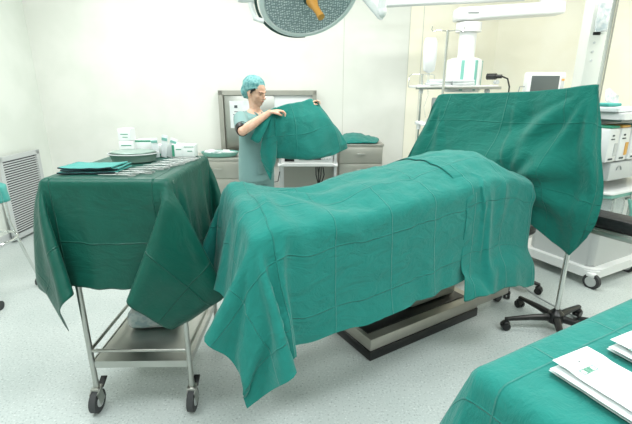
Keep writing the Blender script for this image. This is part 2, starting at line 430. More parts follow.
# armboard: black pad on a steel rail, sticks out behind the screen drape towards the camera's right
ab = empty('armboard', tuple(tw(1.44, -.52, .0)), U, 'black padded armboard on a flat steel rail sticking out right of the screen drape', 'armboard')
def Al(s, t, z): return (s-1.44, t+.52, z)
MB().box(Al(1.47, -.50, .715), (.17, .84, .075), bev=.016).build('pad', M_['pad'], ab)
MB().box(Al(1.44, -.53, .670), (.13, .76, .016), bev=.004).build('board', M_['steel'], ab)
f = MB().box(Al(1.365, -.52, .655), (.012, .74, .03), bev=.003); f.box(Al(1.40, .06, .70), (.09, .5, .02)); f.build('rail', M_['steel'], ab)
MB().cyl(Al(1.40, -.85, .65), Al(1.33, -.85, .65), .018).build('clamp_knob', M_['black'], ab)

# patient drape 1 (lower body) and 2 (chest) - real cloth over the patient
def bump(x, c, w): return math.exp(-((x-c)/w)**2)
def sst(a, b_, x):
    x = min(max((x-a)/(b_-a), 0), 1); return x*x*(3-2*x)
def body(s, t):
    tau = abs((t-.09)/.36)
    prof = max(0, 1-tau**2.6)
    h = .095+.045*sst(-.3, .25, s)+.055*sst(.1, .65, s)
    h -= .13*sst(.72, 1.03, s)
    z = .93+h*prof
    z += .065*bump(s, -.66, .12)*bump(t, .32, .11)+.03*bump(s, -.62, .12)*bump(t, 0, .12)
    z += -.02*bump(s, -.3, .15)*prof
    # fabric pulled from the feet towards the legs: shallow ridges
    a = math.atan2(t-.22, s+.64); d = math.hypot(t-.22, s+.64)
    z += .011*math.sin(a*13+1+1.2*smooth_noise(d*4, a*2, 9))*sst(.04, .2, d)*(1-sst(.45, 1.0, d))
    z += .008*smooth_noise(s*5, t*9, 2)+.007*(1-abs(smooth_noise(s*7-t*5, t*13+s*5, 4))*3)*sst(-.5, -.1, s)
    return z
def fl1(p, q, ex, ey, d):
    base = .05
    if ex < 0 and ey < 0: base = .14            # front foot corner kicks out
    elif ex < 0: base = .05
    elif ey < 0: base = .07
    return base+.05*smooth_noise(p*3+ex, q*3+ey, 8)
def body2(s, t): return body(s, t)+.006
def fl2(p, q, ex, ey, d): return .02 if ex > 0 else .08+.05*smooth_noise(p*3+ex, q*3+ey, 8)
def foot_skew(P):
    for row in P:
        for p in row: p.x += .19*(p.y-.12)*(1-sst(-.62, .05, p.x))
    return P
P, UV = drape((-.67, .99, -.17, .35), (-1.12, 1.36, -.60, .70), lambda a, c: body(a, c)-.012, lambda p, q, ex, ey, d: .20 if ex < 0 else .05, r=.045, step=.02)
mound = grid_mesh('mound', xf(foot_skew(P), T), UV, M_['teal'], thick=0)     # shape of the covered patient and table top, removed again below
P, UV = drape((-.69, 1.0, -.19, .37), (-1.13, .50, -.72, .84), body, lambda p, q, ex, ey, d: .06+.9*abs(2*ex*ey) if ex < 0 else .08+.25*bump(p, -.62, .12), r=.065, fold=.05, foldf=4.5, seed=3, step=.02)
DR1 = sim_cloth('surgical_drape', (xf(foot_skew(P), T), UV), [mound], M_['teal'], frames=26, stiff=15, bend=5, air=2, gap=.006, pin=lambda a, c: -.66 < a < .96 and -.15 < c < .34)
tag(DR1, 'large teal drape over the patient\'s legs with a corner hanging nearly to the floor', 'drape')
P, UV = drape((-.69, 1.01, -.195, .375), (.375, 1.01, -.85, .80), body2, fl2, r=.10, fold=.04, foldf=4.5, seed=6, step=.02)
DR2 = sim_cloth('surgical_drape', (xf(P, T), UV), [mound, DR1], M_['teal'], frames=12, stiff=15, bend=3, gap=.006, pin=lambda a, c: -.66 < a and -.15 < c < .34)
tag(DR2, 'teal drape over the patient\'s chest, its cut edge overlapping the leg drape', 'drape')
bpy.data.objects.remove(mound)
# the covered patient, seen only as the shape under the cloth
pt = MB()
pt.loft([(tw(-.62, .09, .875), (0, .12, 0), (0, 0, .02)), (tw(-.4, .09, .885), (0, .15, 0), (0, 0, .035)), (tw(.1, .09, .90), (0, .18, 0), (0, 0, .06)),
         (tw(.6, .09, .92), (0, .20, 0), (0, 0, .08)), (tw(1.0, .09, .92), (0, .2, 0), (0, 0, .07)), (tw(1.12, .09, .90), (0, .1, 0), (0, 0, .04))])
tag(pt.build('patient', M_['teal']), 'patient lying on the operating table, wholly covered by teal drapes', 'person')

# screen drape hung between two stands (rows top -> bottom, columns far stand -> near stand), table frame (s,t,z)
SCR = [[(1.28, .83, 1.41), (1.28, .766, 1.445), (1.26, .415, 1.457), (1.225, .09, 1.468), (1.17, -.19, 1.488), (1.155, -.375, 1.512), (1.165, -.395, 1.50)],
       [(1.24, .90, 1.22), (1.25, .83, 1.22), (1.25, .48, 1.24), (1.19, .09, 1.25), (1.12, -.22, 1.27), (1.13, -.40, 1.28), (1.16, -.455, 1.26)],
       [(1.18, .99, .94), (1.20, .93, .99), (1.20, .55, 1.03), (1.12, .13, 1.03), (1.05, -.16, 1.04), (1.11, -.43, 1.00), (1.16, -.525, .98)],
       [(1.15, 1.01, .80), (1.16, .95, .85), (1.15, .55, .90), (1.11, .13, .90), (1.09, -.20, .84), (1.12, -.41, .76), (1.16, -.525, .79)],
       [(1.15, .99, .70), (1.14, .93, .72), (1.15, .55, .74), (1.14, .13, .74), (1.15, -.20, .66), (1.16, -.40, .50), (1.16, -.49, .68)]]
P, UV = patch(SCR, 100, 130, wr=.014, wf=6, seed=2)
# hem line: straight runs down to a point near the pole
HEM = [(-.60, .80), (-.53, .79), (-.496, .684), (-.412, .535), (-.295, .585), (-.14, .69), (.10, .74), (2, .74)]
def hem(t):
    for (a, za), (b, zb) in zip(HEM, HEM[1:]):
        if t <= b: return za+(zb-za)*(t-a)/(b-a)
    return .74
for j in range(len(P[0])):
    zb = P[-1][j].z; k_ = (1.0-hem(max(P[-1][j].y, -.6)))/(1.0-zb)
    for row in P:
        if row[j].z < 1.0: row[j].z = 1.0-(1.0-row[j].z)*k_
# soft folds radiating from the near clip
for i, row in enumerate(P):
    for j, p in enumerate(row):
        dt, dz = p.y+.375, 1.5-p.z; d = math.hypot(dt, dz); a = math.atan2(dt, max(dz, 1e-4))
        p.x += .024*math.sin(a*12+.6+1.5*smooth_noise(d*3, a*2, 4))*sst(.03, .35, d)*(1-sst(.9, 1.3, a))*(1-.5*sst(.5, .9, d))
        d3 = math.hypot(p.y-.02, p.z-.92); a3 = math.atan2(p.z-.92, -(p.y-.02)); p.x += .018*math.sin(a3*9+.8)*sst(.04, .22, d3)*(1-sst(.35, .6, d3))*(1 if p.y < .1 else 0)
        d2 = math.hypot(p.y-.766, 1.44-p.z); a2 = math.atan2(p.y-.766, max(1.44-p.z, 1e-4))
        p.x += .012*math.sin(a2*14)*sst(.03, .3, d2)*(1-sst(.1, .5, -a2))
o = grid_mesh('screen_drape', xf(P, T), UV, M_['teal2'], thick=.003)
tag(o, 'teal anaesthesia screen drape hung upright between two poles at the head end', 'drape')

# pole stands that carry the screen
def star_base(mb_parent, r=.30, n=5, a0=0, z=.085, m=None):
    for k in range(n):
        a = a0+2*math.pi*k/n; c, s = math.cos(a), math.sin(a)
        f = MB(); f.loft([((c*.02, s*.02, z+.012), (-s*.024, c*.024, 0), (0, 0, .026)), ((c*r*.5, s*r*.5, z+.006), (-s*.02, c*.02, 0), (0, 0, .019)), ((c*r, s*r, z-.010), (-s*.015, c*.015, 0), (0, 0, .012))], n=10)
        leg = f.build('leg', M_['black'], mb_parent)
        cs = MB(); x, y = c*(r-.005), s*(r-.005)
        cs.cyl((x, y, z-.01), (x, y, z-.03), .009, n=10)
        cs.sph((x, y, .046), .026, (1, 1, .8), n=12)
        for q in (-1, 1): cs.cyl((x-s*q*.005, y+c*q*.005, .027), (x-s*q*.022, y+c*q*.022, .027), .0265, n=18)
        cs.build('castor', M_['black'], leg)
    MB().lathe([(.045, z-.02), (.05, z), (.045, z+.04), (.028, z+.055), (.018, z+.07)], n=24).build('hub', M_['black'], mb_parent)
st = empty('pole_stand', (1.525, 2.336, 0), 0, 'tall chrome pole on a black five-star base, holding the near end of the drape screen', 'stand', 'pole stands carrying the screen drape')
star_base(st, .31, a0=3.10)
MB().cyl((0, 0, .12), (0, 0, 1.06), .0145).build('outer_pole', M_['chrome'], st)
MB().cyl((0, 0, 1.06), (0, 0, 2.25), .0105).build('inner_pole', M_['chrome'], st)
MB().cyl((0, 0, 1.03), (0, 0, 1.08), .021).cyl((.0, 0, 1.055), (.045, 0, 1.055), .008).build('height_knob', M_['black'], st)
f = MB()
for q in (-1, 1): f.tube([(0, 0, 2.24), (q*.08, 0, 2.25), (q*.11, 0, 2.235), (q*.125, 0, 2.255), (q*.12, 0, 2.28)], .004)
f.build('bag_hooks', M_['chrome'], st)
s2 = copy_tree(st); s2.location = tw(1.325, .81, 0); s2.scale = (1, 1, .85)
s2['label'] = 'chrome drip pole with hooks rising behind the far top corner of the screen drape'

# stool behind the screen
so = empty('stool', (1.50, 2.98, 0), 0, 'low black stool on castors, partly hidden behind the screen drape', 'stool')
star_base(so, .24, a0=.55)
MB().cyl((0, 0, .12), (0, 0, .44), .02).build('gas_column', M_['chrome'], so)
MB().lathe([(.02, .44), (.13, .45), (.15, .47), (.15, .50), (.135, .52), (.0, .525)]).build('seat', M_['pad'], so)
# floor cable / foot lever
f = MB(); f.tube([(1.56, 2.90, .05), (1.62, 2.72, .03), (1.70, 2.56, .018), (1.76, 2.46, .012)], .006)
tag(f.build('floor_cable', M_['grey']), 'thin grey cable lying on the floor beside the pole stand', 'cable')
f = MB().box((0, 0, .025), (.62, .045, .02), bev=.005).box((0, .05, .018), (.55, .02, .016), bev=.004)
o = f.build('foot_rail', M_['black'], loc=(2.0, 2.33, 0)); o.rotation_euler.z = -.30
tag(o, 'black bar lying on the floor to the right of the pole stand', 'bar')

# ---------------------------------------------------------------- instrument trolley and its dark green drape
TR = empty('instrument_trolley', (-.832, 1.95, 0), math.radians(1), 'stainless steel instrument trolley with lower shelf under the dark green drape', 'trolley')
HX, HY = .228, .278
castor_proto = None
for sx in (-1, 1):
    for sy in (-1, 1):
        x, y = sx*HX, sy*HY
        leg = MB().cyl((x, y, .155), (x, y, 1.13), .0125, n=18).build('leg', M_['steel'], TR)
        c = MB().cyl((x, y, .155), (x, y, .12), .014).box((x, y+.0, .108), (.045, .05, .026), bev=.008)
        for q in (-1, 1): c.box((x+q*.018+.004, y-.015, .078), (.004, .045, .075), rot=(.25, 0, 0))
        fo = c.build('castor_fork', M_['steel'], leg)
        wl = MB().cyl((x-.012, y-.02, .055), (x+.018, y-.02, .055), .055, n=32); wl.build('castor_wheel', M_['rubber'], leg)
        MB().cyl((x-.016, y-.02, .055), (x+.022, y-.02, .055), .028, n=24).build('wheel_hub', M_['lgrey'], leg)
        if sy < 0: MB().box((x+.012, y+.035, .122), (.03, .055, .008), rot=(.5, 0, 0), bev=.002).build('brake_pedal', M_['black'], leg)
MB().box((0, 0, .255), (2*HX, 2*HY, .006)).box((0, -HY, .245), (2*HX, .006, .035)).box((0, HY, .245), (2*HX, .006, .035)).box((-HX, 0, .245), (.006, 2*HY, .035)).box((HX, 0, .245), (.006, 2*HY, .035)).build('lower_shelf', M_['steel'], TR)
f = MB()
f.cyl((-HX, -HY, .32), (HX, -HY, .32), .008).cyl((-HX, -HY, .32), (-HX, HY, .32), .008).cyl((HX, -HY, .32), (HX, HY, .32), .008).cyl((-HX, HY, .32), (HX, HY, .32), .008)
f.build('guard_rail', M_['steel'], TR)
MB().box((0, 0, 1.125), (2*HX-.01, 2*HY-.01, .025), bev=.006).build('tabletop', M_['steel'], TR)
TM = Matrix.Translation((-.850, 1.95, 0)) @ Matrix.Rotation(math.radians(-1), 4, 'Z')
TZ = 1.145
def tz(s, t): return TZ+.0015*smooth_noise(s*6, t*6, 3)
def fl3(p, q, ex, ey, d): return .9+1.2*abs(2*ex*ey)
blk = MB().box((0, -.02, .88), (.515, .60, .516), bev=.012, seg=3).build('block', M_['steel']); blk.matrix_world = TM
P, UV = drape((-.255, .25, -.31, .27), (-.77, .80, -.785, .75), tz, fl3, r=.03, fold=.04, foldf=5, seed=11, step=.02)
TD = sim_cloth('table_drape', (xf(P, TM), UV), [blk], M_['green'], frames=34, stiff=18, bend=9, gap=.004, damp=6, air=2, pin=lambda a, c: -.24 < a < .235 and -.295 < c < .26)
tag(TD, 'dark green drape hanging over the instrument trolley with pointed corners', 'drape')
bpy.data.objects.remove(blk)
# things on the trolley (frame TM, z = TZ)
def on(x, y, z=0): return tuple(TM @ Vector((x, y, TZ+.004+z)))
def wob(f, amt, fr, seed):
    for v in f.bm.verts: v.co.z += amt*smooth_noise(v.co.x*fr, v.co.y*fr, seed)
    return f
# folded cloth stack: three layers, navy hems
ft = empty('folded_cloth', on(-.105, -.165), math.radians(6), 'pale teal folded cloth with navy edges on the front left of the trolley', 'cloth')
for k, (dx, dy, w2, d2, rz) in enumerate(((0, 0, .235, .15, 0), (.006, .004, .225, .145, .05), (-.004, -.004, .215, .14, -.04))):
    P = []; UV = []
    for i in range(20):
        P.append([]); UV.append([])
        for j in range(16):
            x = (i/19-.5)*w2; y = (j/15-.5)*d2
            c, s_ = math.cos(rz), math.sin(rz)
            z = .004+k*.009+.010*(abs(x)/(w2/2))**4*(.5 if k else .2)+.002*smooth_noise(x*30, y*30, k)
            P[-1].append(Vector((dx+x*c-y*s_+.12*y, dy+x*s_+y*c, z))); UV[-1].append((x, y))
    grid_mesh('fold_layer', P, UV, M_['aqua'], ft, thick=.006)
    edge = [P[i][0]+Vector((0, -.001, 0)) for i in range(20)]+[P[19][j]+Vector((.001, 0, 0)) for j in range(16)]
    e0 = [P[0][j]+Vector((-.001, 0, 0)) for j in range(15, -1, -1)]
    MB().tube(e0+edge[:20], .0032, n=6).build('hem', M_['navy'], ft)
# oval basin with a rim and instruments
bs = empty('instrument_basin', on(-.045, .075), math.radians(3), 'oval enamel instrument basin with a pale rim, behind the folded teal cloth', 'basin')
def oval(f, prof, a, b_, n=40):
    R = []
    for (k, z) in prof: R.append([f.bm.verts.new((a*k*math.cos(t), b_*k*math.sin(t), z)) for t in [2*math.pi*i/n for i in range(n)]])
    for A, B in zip(R, R[1:]):
        for i in range(n): f.bm.faces.new((A[i], A[(i+1) % n], B[(i+1) % n], B[i]))
    f.bm.faces.new(R[0][::-1]); f.bm.faces.new(R[-1]); return f
oval(MB(), [(.80, 0), (.88, .004), (.97, .036), (1.0, .04), (.96, .041), (.9, .012), (.1, .008)], .115, .085).build('bowl', M_['tray'], bs)
f = MB(); f.tube([(.117*math.cos(t), .087*math.sin(t), .041) for t in [2*math.pi*i/40 for i in range(40)]], .003, n=8, closed=True); f.build('rim', M_['lgrey'], bs)
oval(MB(), [(.9, .040), (.93, .047), (.9, .051), (.05, .052)], .112, .082).build('lid', M_['tray'], bs)
# surgical instruments
M_['instr'] = mat('instrument_steel', rgb(176, 180, 178), .4, .85)
def scissors(parent, L=.15, loop=.013, curve=0):
    f = MB()
    for q in (-1, 1):
        f.tube([(0, q*.001, .004), (L*.35, q*.004+curve*.2, .004), (L*.55, -q*.001, .0045)], [.0012, .0022, .003], n=8)
        f.tube([(L*.55, -q*.001, .0045), (L*.8, -q*.010, .004), (L*.9, -q*.013, .004)], [.003, .002, .0018], n=8)
        c = (L*.9+loop*.8, -q*(.013+loop*.35), .004)
        f.tube([(c[0]+loop*1.15*math.cos(t), c[1]+loop*.75*math.sin(t), .004) for t in [2*math.pi*i/16 for i in range(16)]], .0018, n=6, closed=True)
    return f.build('shanks', M_['instr'], parent), MB().cyl((L*.55, 0, .0), (L*.55, 0, .008), .0032, n=12).build('pivot', M_['steel'], parent)
s0 = empty('surgical_forceps', on(.0, 0), 0, 'x', 'surgical instrument', 'steel instruments laid out in a row on the trolley'); scissors(s0)
INS = [(-.02, -.275, .02), (.03, -.235, .06), (-.005, -.195, .03), (.045, -.150, .08), (.06, -.105, .02), (.075, -.055, .07), (.095, -.01, .04), (.10, .04, .06), (.115, .09, .03), (.12, .135, .05)]
LB = ['nearest to the front edge of the trolley, below the folded cloth', 'second from the front edge of the trolley', 'third from the front edge, just right of the folded cloth', 'fourth from the front edge, right of the basin corner',
      'fifth from the front edge of the trolley', 'sixth from the front, level with the basin', 'fourth from the back of the row', 'third from the back of the row', 'second from the back, in front of the white cartons', 'furthest back, right below the white cartons']
for i, (x, y, a) in enumerate(INS):
    o = s0 if i == 0 else copy_tree(s0)
    o.location = on(x-.02, y, .001); o.rotation_euler.z = a+math.radians(-1)
    o['label'] = 'steel surgical forceps '+LB[i]
# cartons at the back of the trolley
def carton(name, x, y, w_, d_, h, rz, label, lines, cat='box', tilt=0, open_=False, group=None):
    r = empty(name, on(x, y), math.radians(rz), label, cat, group)
    MB().box((0, 0, h/2), (w_, d_, h), bev=.002).build('carton', M_['card'], r)
    f = MB()
    for (lx, lz, lw, lh) in lines: f.box((lx*w_, -d_/2-.0006, lz*h), (lw*w_, .001, lh*h))
    if lines: f.build('printing', M_['ink'], r, smooth=False)
    return r
def _c(*a, **k): return carton(*a, **k)
c1 = _c('carton', -.125, .205, .072, .06, .085, 4, 'tall stack base carton at the back left of the trolley, white with thin print', [(0, .75, .7, .05), (-.1, .45, .5, .03), (0, .25, .6, .03)])
c2 = _c('carton', -.127, .207, .066, .055, .06, -3, 'small white carton stacked on the tall carton behind the basin', [(0, .55, .6, .06), (.05, .3, .4, .05)])
c2.location.z += .087
_c('carton', -.045, .235, .095, .05, .088, 2, 'wide white carton with a green lid stripe right behind the basin', [(0, .93, .96, .10), (-.1, .4, .4, .03)])
_c('carton', .125, .235, .055, .06, .066, 5, 'white carton with green end at the right back corner, left of its twin', [(-.40, .5, .22, .9), (.1, .6, .5, .06)])
_c('carton', .185, .235, .062, .06, .062, 0, 'white carton outermost at the right back corner of the trolley', [(.05, .85, .8, .05), (.1, .5, .4, .06)])
_c('carton', .035, .245, .06, .05, .06, -2, 'white carton with green base band under the paper pouches', [(0, .15, 1, .22)])
# pouches standing like leaves
for i, (x, rz, tl, h, lb) in enumerate(((.022, 8, -.05, .10, 'white paper pouch standing upright left of the other pouches'), (.055, -12, .16, .115, 'white and blue pouch leaning right above the middle carton'), (.075, 14, .38, .10, 'narrow pale pouch leaning furthest right beside the middle carton'))):
    r = empty('paper_pouch', on(x, .19+.012*i), math.radians(rz), lb, 'pouch', 'pouches at the back of the trolley')
    f = MB(); f.box((math.sin(tl)*h/2, 0, math.cos(tl)*h/2), (.034, .005, h), rot=(0, tl, 0), bev=.0015); f.build('pouch', M_['paper'], r)
    f = MB(); f.box((math.sin(tl)*h*.82, -.004, math.cos(tl)*h*.82), (.03, .002, h*.12), rot=(0, tl, 0)); f.build('print_band', M_['stripe'], r, smooth=False)
# clear wrapped bundle on the lower shelf
bg = MB().box((0, 0, .055), (.25, .24, .10), bev=.03, seg=3)
bmesh.ops.subdivide_edges(bg.bm, edges=bg.bm.edges[:], cuts=3, use_grid_fill=True)
for v in bg.bm.verts:
    if v.co.z > .01: v.co += Vector((smooth_noise(v.co.x*22, v.co.y*22, 1), smooth_noise(v.co.x*20, v.co.y*20, 7), smooth_noise(v.co.x*24, v.co.y*24, v.co.z*20)))*.014
bgr = empty('wrapped_bundle', (-.885, 2.05, .259), .1, 'clear plastic wrapped bundle with green print on the lower shelf of the trolley', 'bundle')
bg.build('plastic_wrap', M_['bagplastic'], bgr)
MB().box((0, 0, .036), (.21, .2, .06), bev=.012).build('contents', M_['aqua'], bgr)

# ---------------------------------------------------------------- foreground table bottom right
FA = math.atan2(.48, .876)
FM = Matrix.Translation((.42, .85, 0)) @ Matrix.Rotation(FA, 4, 'Z')
FT = empty('side_table', (.42, .85, 0), FA, 'steel table under the teal drape in the bottom right corner', 'table')
MB().box((.6, -.32, .825), (1.16, .60, .03), bev=.006).build('tabletop', M_['steel'], FT)
for x in (.06, 1.14):
    for y in (-.06, -.58): MB().cyl((x, y, 0), (x, y, .81), .014).build('leg', M_['steel'], FT)
def zf(s, t): return .846+.002*smooth_noise(s*5, t*5, 2)
def fl4(p, q, ex, ey, d):
    if ex < 0 and ey > 0: return .30
    if ex < 0: return .22+.12*math.sin(q*14)
    return .25
P, UV = drape((0, 1.2, -.62, 0), (-.42, 1.5, -1.0, .40), zf, fl4, r=.04, fold=.03, foldf=5, seed=21, step=.016)
o = grid_mesh('table_drape', P, UV, M_['teal'], thick=.0025); o.matrix_world = FM
tag(o, 'bright teal drape covering the table in the bottom right corner', 'drape')
def pack(c, ang, Lx, Ly, n, z, label, marks):
    r = empty('sterile_pack', (c[0], c[1], z), ang, label, 'pack', 'white sterile packs on the bottom right table')
    for k in range(n):
        f = MB(); nx, ny = 14, 8; dx, dy = (.006*k if k % 2 else 0), (-.007*k if k % 2 else .003*k)
        top = [[None]*ny for _ in range(nx)]; bot = [[None]*ny for _ in range(nx)]
        for i in range(nx):
            for j in range(ny):
                x = i/(nx-1)*Lx; y = -j/(ny-1)*Ly; e = min(min(i, nx-1-i)/2.5, min(j, ny-1-j)/2, 1)
                zz = k*.011+.0045+.0012*smooth_noise(x*30, y*30, k)+(.004*(1-e) if k == n-1 and i < 3 else 0)
                top[i][j] = f.bm.verts.new((x+dx, y+dy, zz+.0006+.0042*e)); bot[i][j] = f.bm.verts.new((x+dx, y+dy, zz-.0006-.0038*e))
        for i in range(nx-1):
            for j in range(ny-1):
                f.bm.faces.new((top[i][j], top[i][j+1], top[i+1][j+1], top[i+1][j])); f.bm.faces.new((bot[i][j], bot[i+1][j], bot[i+1][j+1], bot[i][j+1]))
        for i in range(nx-1):
            for j in (0, ny-1): f.bm.faces.new((top[i][j], top[i+1][j], bot[i+1][j], bot[i][j]))
        for j in range(ny-1):
            for i in (0, nx-1): f.bm.faces.new((top[i][j], top[i][j+1], bot[i][j+1], bot[i][j]))
        f.build('pouch', M_['paper'], r)
    zt_ = (n-1)*.011+.0100
    for (mx_, my, w_, h_, kind) in marks:
        f = MB()
        if kind == 'frame':
            for q in (-1, 1): f.box((mx_+q*w_/2, my, zt_), (.0012, h_, .0006)); f.box((mx_, my+q*h_/2, zt_), (w_, .0012, .0006))
            for q in range(4): f.box((mx_-w_*.3+q*w_*.2, my, zt_), (w_*.11, h_*.45, .0006))
        else: f.box((mx_, my, zt_), (w_, h_, .0006))
        f.build('print', M_['ink'] if kind == 'frame' else M_['inkd'], r, smooth=False)
    return r
# pack local x runs away from the left end, y toward its near edge
PA = math.radians(-65)
pack((.668, .888), PA, .26, .128, 3, .852, 'white sterile paper pack stack nearer the left corner of the bottom right table', [(.06, -.081, .014, .046, 'frame'), (.031, -.07, .003, .006, 'dot')])
pack((.862, .972), PA, .26, .128, 3, .852, 'white sterile paper pack stack at the right edge of the bottom right table', [(.055, -.105, .014, .046, 'frame')])

# ---------------------------------------------------------------- basin stand at the far left
B = empty('basin_stand', (-2.39, 2.80, 0), 0, 'chrome bowl stand with a teal cloth, cut off by the left edge of the photo', 'stand')
for k in range(4):
    a = math.radians(-50+90*k); c, s_ = math.cos(a), math.sin(a)
    lg = MB().tube([(c*.17, s_*.17, .80), (c*.165, s_*.165, .70), (c*.17, s_*.17, .55), (c*.22, s_*.22, .30), (c*.27, s_*.27, .09)], .0105).build('leg', M_['chrome'], B)
    MB().cyl((c*.27, s_*.27, .09), (c*.27, s_*.27, .06), .008).cyl((c*.27-.012, s_*.27, .033), (c*.27+.012, s_*.27, .033), .032).build('castor', M_['rubber'], lg)
for z, r in ((.80, .185), (.44, .20)): MB().tube([(r*math.cos(t), r*math.sin(t), z) for t in [2*math.pi*i/40 for i in range(40)]], .009, closed=True).build('ring', M_['chrome'], B)
MB().lathe([(.06, .68), (.12, .70), (.165, .77), (.18, .81), (.185, .812), (.17, .80), (.11, .72), (.0, .70)], n=40).build('bowl', M_['steel'], B)
P = []; UV = []
for i in range(15):
    P.append([]); UV.append([])
    for j in range(49):
        a = 2*math.pi*j/48; rr = .196*min(i/8, 1)+.012*max(0, i-8)/6; z = .835-.012*max(i-7, 0)**1.15
        rr += .01*math.sin(a*7)*max(0, i-8)/6
        P[-1].append(Vector((rr*math.cos(a), rr*math.sin(a), z+.01*smooth_noise(rr*9*math.cos(a), rr*9*math.sin(a), 5)))); UV[-1].append((rr*math.cos(a), rr*math.sin(a)))
o = grid_mesh('bowl_cloth', P, UV, M_['aqua'], thick=.003); o.location = (-2.39, 2.80, 0)
tag(o, 'pale teal cloth covering the bowl at the far left edge', 'cloth')

# ---------------------------------------------------------------- back wall furniture
def cabinet(name, x0, x1, y0, y1, h, label, drawers, split=None, m='alum', rz=0):
    r = empty(name, ((x0+x1)/2, (y0+y1)/2, 0), rz, label, 'cabinet'); W, D = x1-x0, y1-y0
    MB().box((0, 0, h/2+.03), (W, D, h-.06), bev=.004).build('body', M_[m], r)
    MB().box((0, 0, h-.0), (W+.02, D+.02, .025), bev=.004).build('top', M_['steel2'], r)
    MB().box((0, .02, .03), (W-.06, D-.08, .06)).build('plinth', M_['rubber'], r)
    cols = drawers if isinstance(drawers[0], tuple) else [tuple(drawers)]
    for ci, col_ in enumerate(cols):
        cw = W/len(cols); cx = -W/2+cw*(ci+.5); z = h-.02
        for dh in col_:
            dr = MB().box((cx, -D/2-.008, z-dh/2), (cw-.012, .016, dh-.010), bev=.003).build('drawer' if dh < .3 else 'door', M_[m], r)
            f = MB()
            if dh < .3: f.box((cx, -D/2-.026, z-dh*.42), (.09, .012, .012), bev=.003)
            else: f.box((cx+cw*.36, -D/2-.026, z-dh*.25), (.012, .012, .09), bev=.003)
            f.build('handle', M_['steel'], dr)
            z -= dh
    return r
cabinet('drawer_cabinet', .245, .70, 4.35, 4.80, .915, 'grey steel drawer cabinet against the wall with a teal cloth on top', (.17, .16, .16, .16, .16), m='steel2', rz=0)
cabinet('instrument_cabinet', -1.32, -.72, 4.28, 4.68, .775, 'low steel cabinet behind the nurse with a wide top drawer', (.18, .50), m='steel2')
# cloth on the drawer cabinet
P, UV = patch([[(.26, 4.72, .965), (.42, 4.74, 1.00), (.58, 4.72, .97), (.66, 4.70, .955)], [(.25, 4.55, .96), (.40, 4.55, 1.00), (.52, 4.56, .975), (.68, 4.52, .955)],
               [(.27, 4.38, .945), (.38, 4.37, .962), (.55, 4.36, .948), (.64, 4.37, .942)], [(.26, 4.325, .93), (.38, 4.33, .94), (.54, 4.33, .945), (.62, 4.345, .94)]], 26, 34, wr=.008, wf=22, seed=4)
o = grid_mesh('crumpled_cloth', P, UV, M_['teal'], thick=.014)
tag(o, 'crumpled teal cloth lying on top of the drawer cabinet', 'cloth')
# wide bowl tray on the instrument cabinet
bt = empty('instrument_tray', (-1.03, 4.44, .793), 0, 'white and teal tray of packs on the low cabinet left of the nurse', 'tray')
oval(MB(), [(.85, 0), (.95, .02), (1, .042), (.97, .042), (.9, .01), (.1, .006)], .20, .14).build('tray', M_['stripe'], bt)
f = MB()
for k in range(7): f.box((-.12+.04*k, .02*math.sin(k*2), .04+.006*(k % 2)), (.07, .12, .014), rot=(.1*math.sin(k), .2*math.cos(k*1.7), k*.7), bev=.003)
f.build('contents', M_['paper'], bt)
bt2 = MB().box((0, 0, .02), (.16, .1, .035), rot=(0, 0, .1), bev=.008).build('folded_towel', M_['paper'], loc=(-.745, 4.42, .79)); tag(bt2, 'small white folded towel right of the tray behind the nurse', 'towel')

# stainless pass-through hatch on the wall, behind the nurse
WN = math.atan2(.23, 4.22)
ph = empty('steel_hatch', (-.545, 4.885, .70), WN, 'large brushed steel hatch panel on the wall behind the nurse', 'hatch')
HW, HH = 1.10, .76
f = MB().box((0, -.03, HH-.025), (HW, .06, .05)).box((0, -.03, .025), (HW, .06, .05)).box((-HW/2+.025, -.03, HH/2), (.05, .06, HH)).box((HW/2-.025, -.03, HH/2), (.05, .06, HH))
f.build('frame', M_['steel2'], ph, smooth=False)
MB().box((-.21, -.02, HH/2), (.56, .03, HH-.1), bev=.003).build('door', M_['steel'], ph)
MB().box((.29, -.018, HH/2), (.44, .02, HH-.1), bev=.003).build('pane', M_['white2'], ph)
MB().cyl((-.08, -.035, .22), (-.08, -.06, .22), .014).box((-.08, -.062, .22), (.02, .008, .10), bev=.003).build('handle', M_['steel'], ph)
nt_ = empty('paper_notice', (-.862, 4.815, 1.05), WN, 'white paper notice taped on the steel hatch left of the nurse', 'notice')
MB().box((0, 0, .15), (.22, .002, .30)).build('sheet', M_['paper'], nt_, smooth=False)
f = MB().box((-.04, -.002, .235), (.035, .001, .03))
for k in range(5): f.box((.0, -.002, .18-.032*k), (.15 if k % 2 else .12, .001, .008))
f.build('print', M_['inkd'], nt_, smooth=False)

# electrosurgery trolley under the held cloth
ec = empty('equipment_trolley', (-.085, 4.42, 0), 0, 'white wheeled trolley with an open black-fronted shelf, below the cloth held by the nurse', 'trolley')
for sx in (-1, 1):
    for sy in (-1, 1): MB().box((sx*.285, sy*.17, .50), (.025, .025, .84)).build('post', M_['lgrey'], ec, smooth=False)
for z, nm in ((.915, 'top_shelf'), (.725, 'shelf'), (.14, 'lower_shelf')):
    MB().box((0, 0, z), (.62, .38, .028), bev=.006).build(nm, M_['white'], ec)
MB().box((0, .15, .42), (.55, .012, .52)).build('back_panel', M_['alum'], ec, smooth=False)
for sx in (-1, 1):
    for sy in (-1, 1): MB().cyl((sx*.285-.012, sy*.17, .036), (sx*.285+.012, sy*.17, .036), .036).cyl((sx*.285, sy*.17, .036), (sx*.285, sy*.17, .09), .01).build('castor', M_['black'], ec)
MB().tube([(-.30, -.20, .72), (-.24, -.23, .75), (.24, -.23, .75), (.30, -.20, .72)], .009).build('handle', M_['white'], ec)
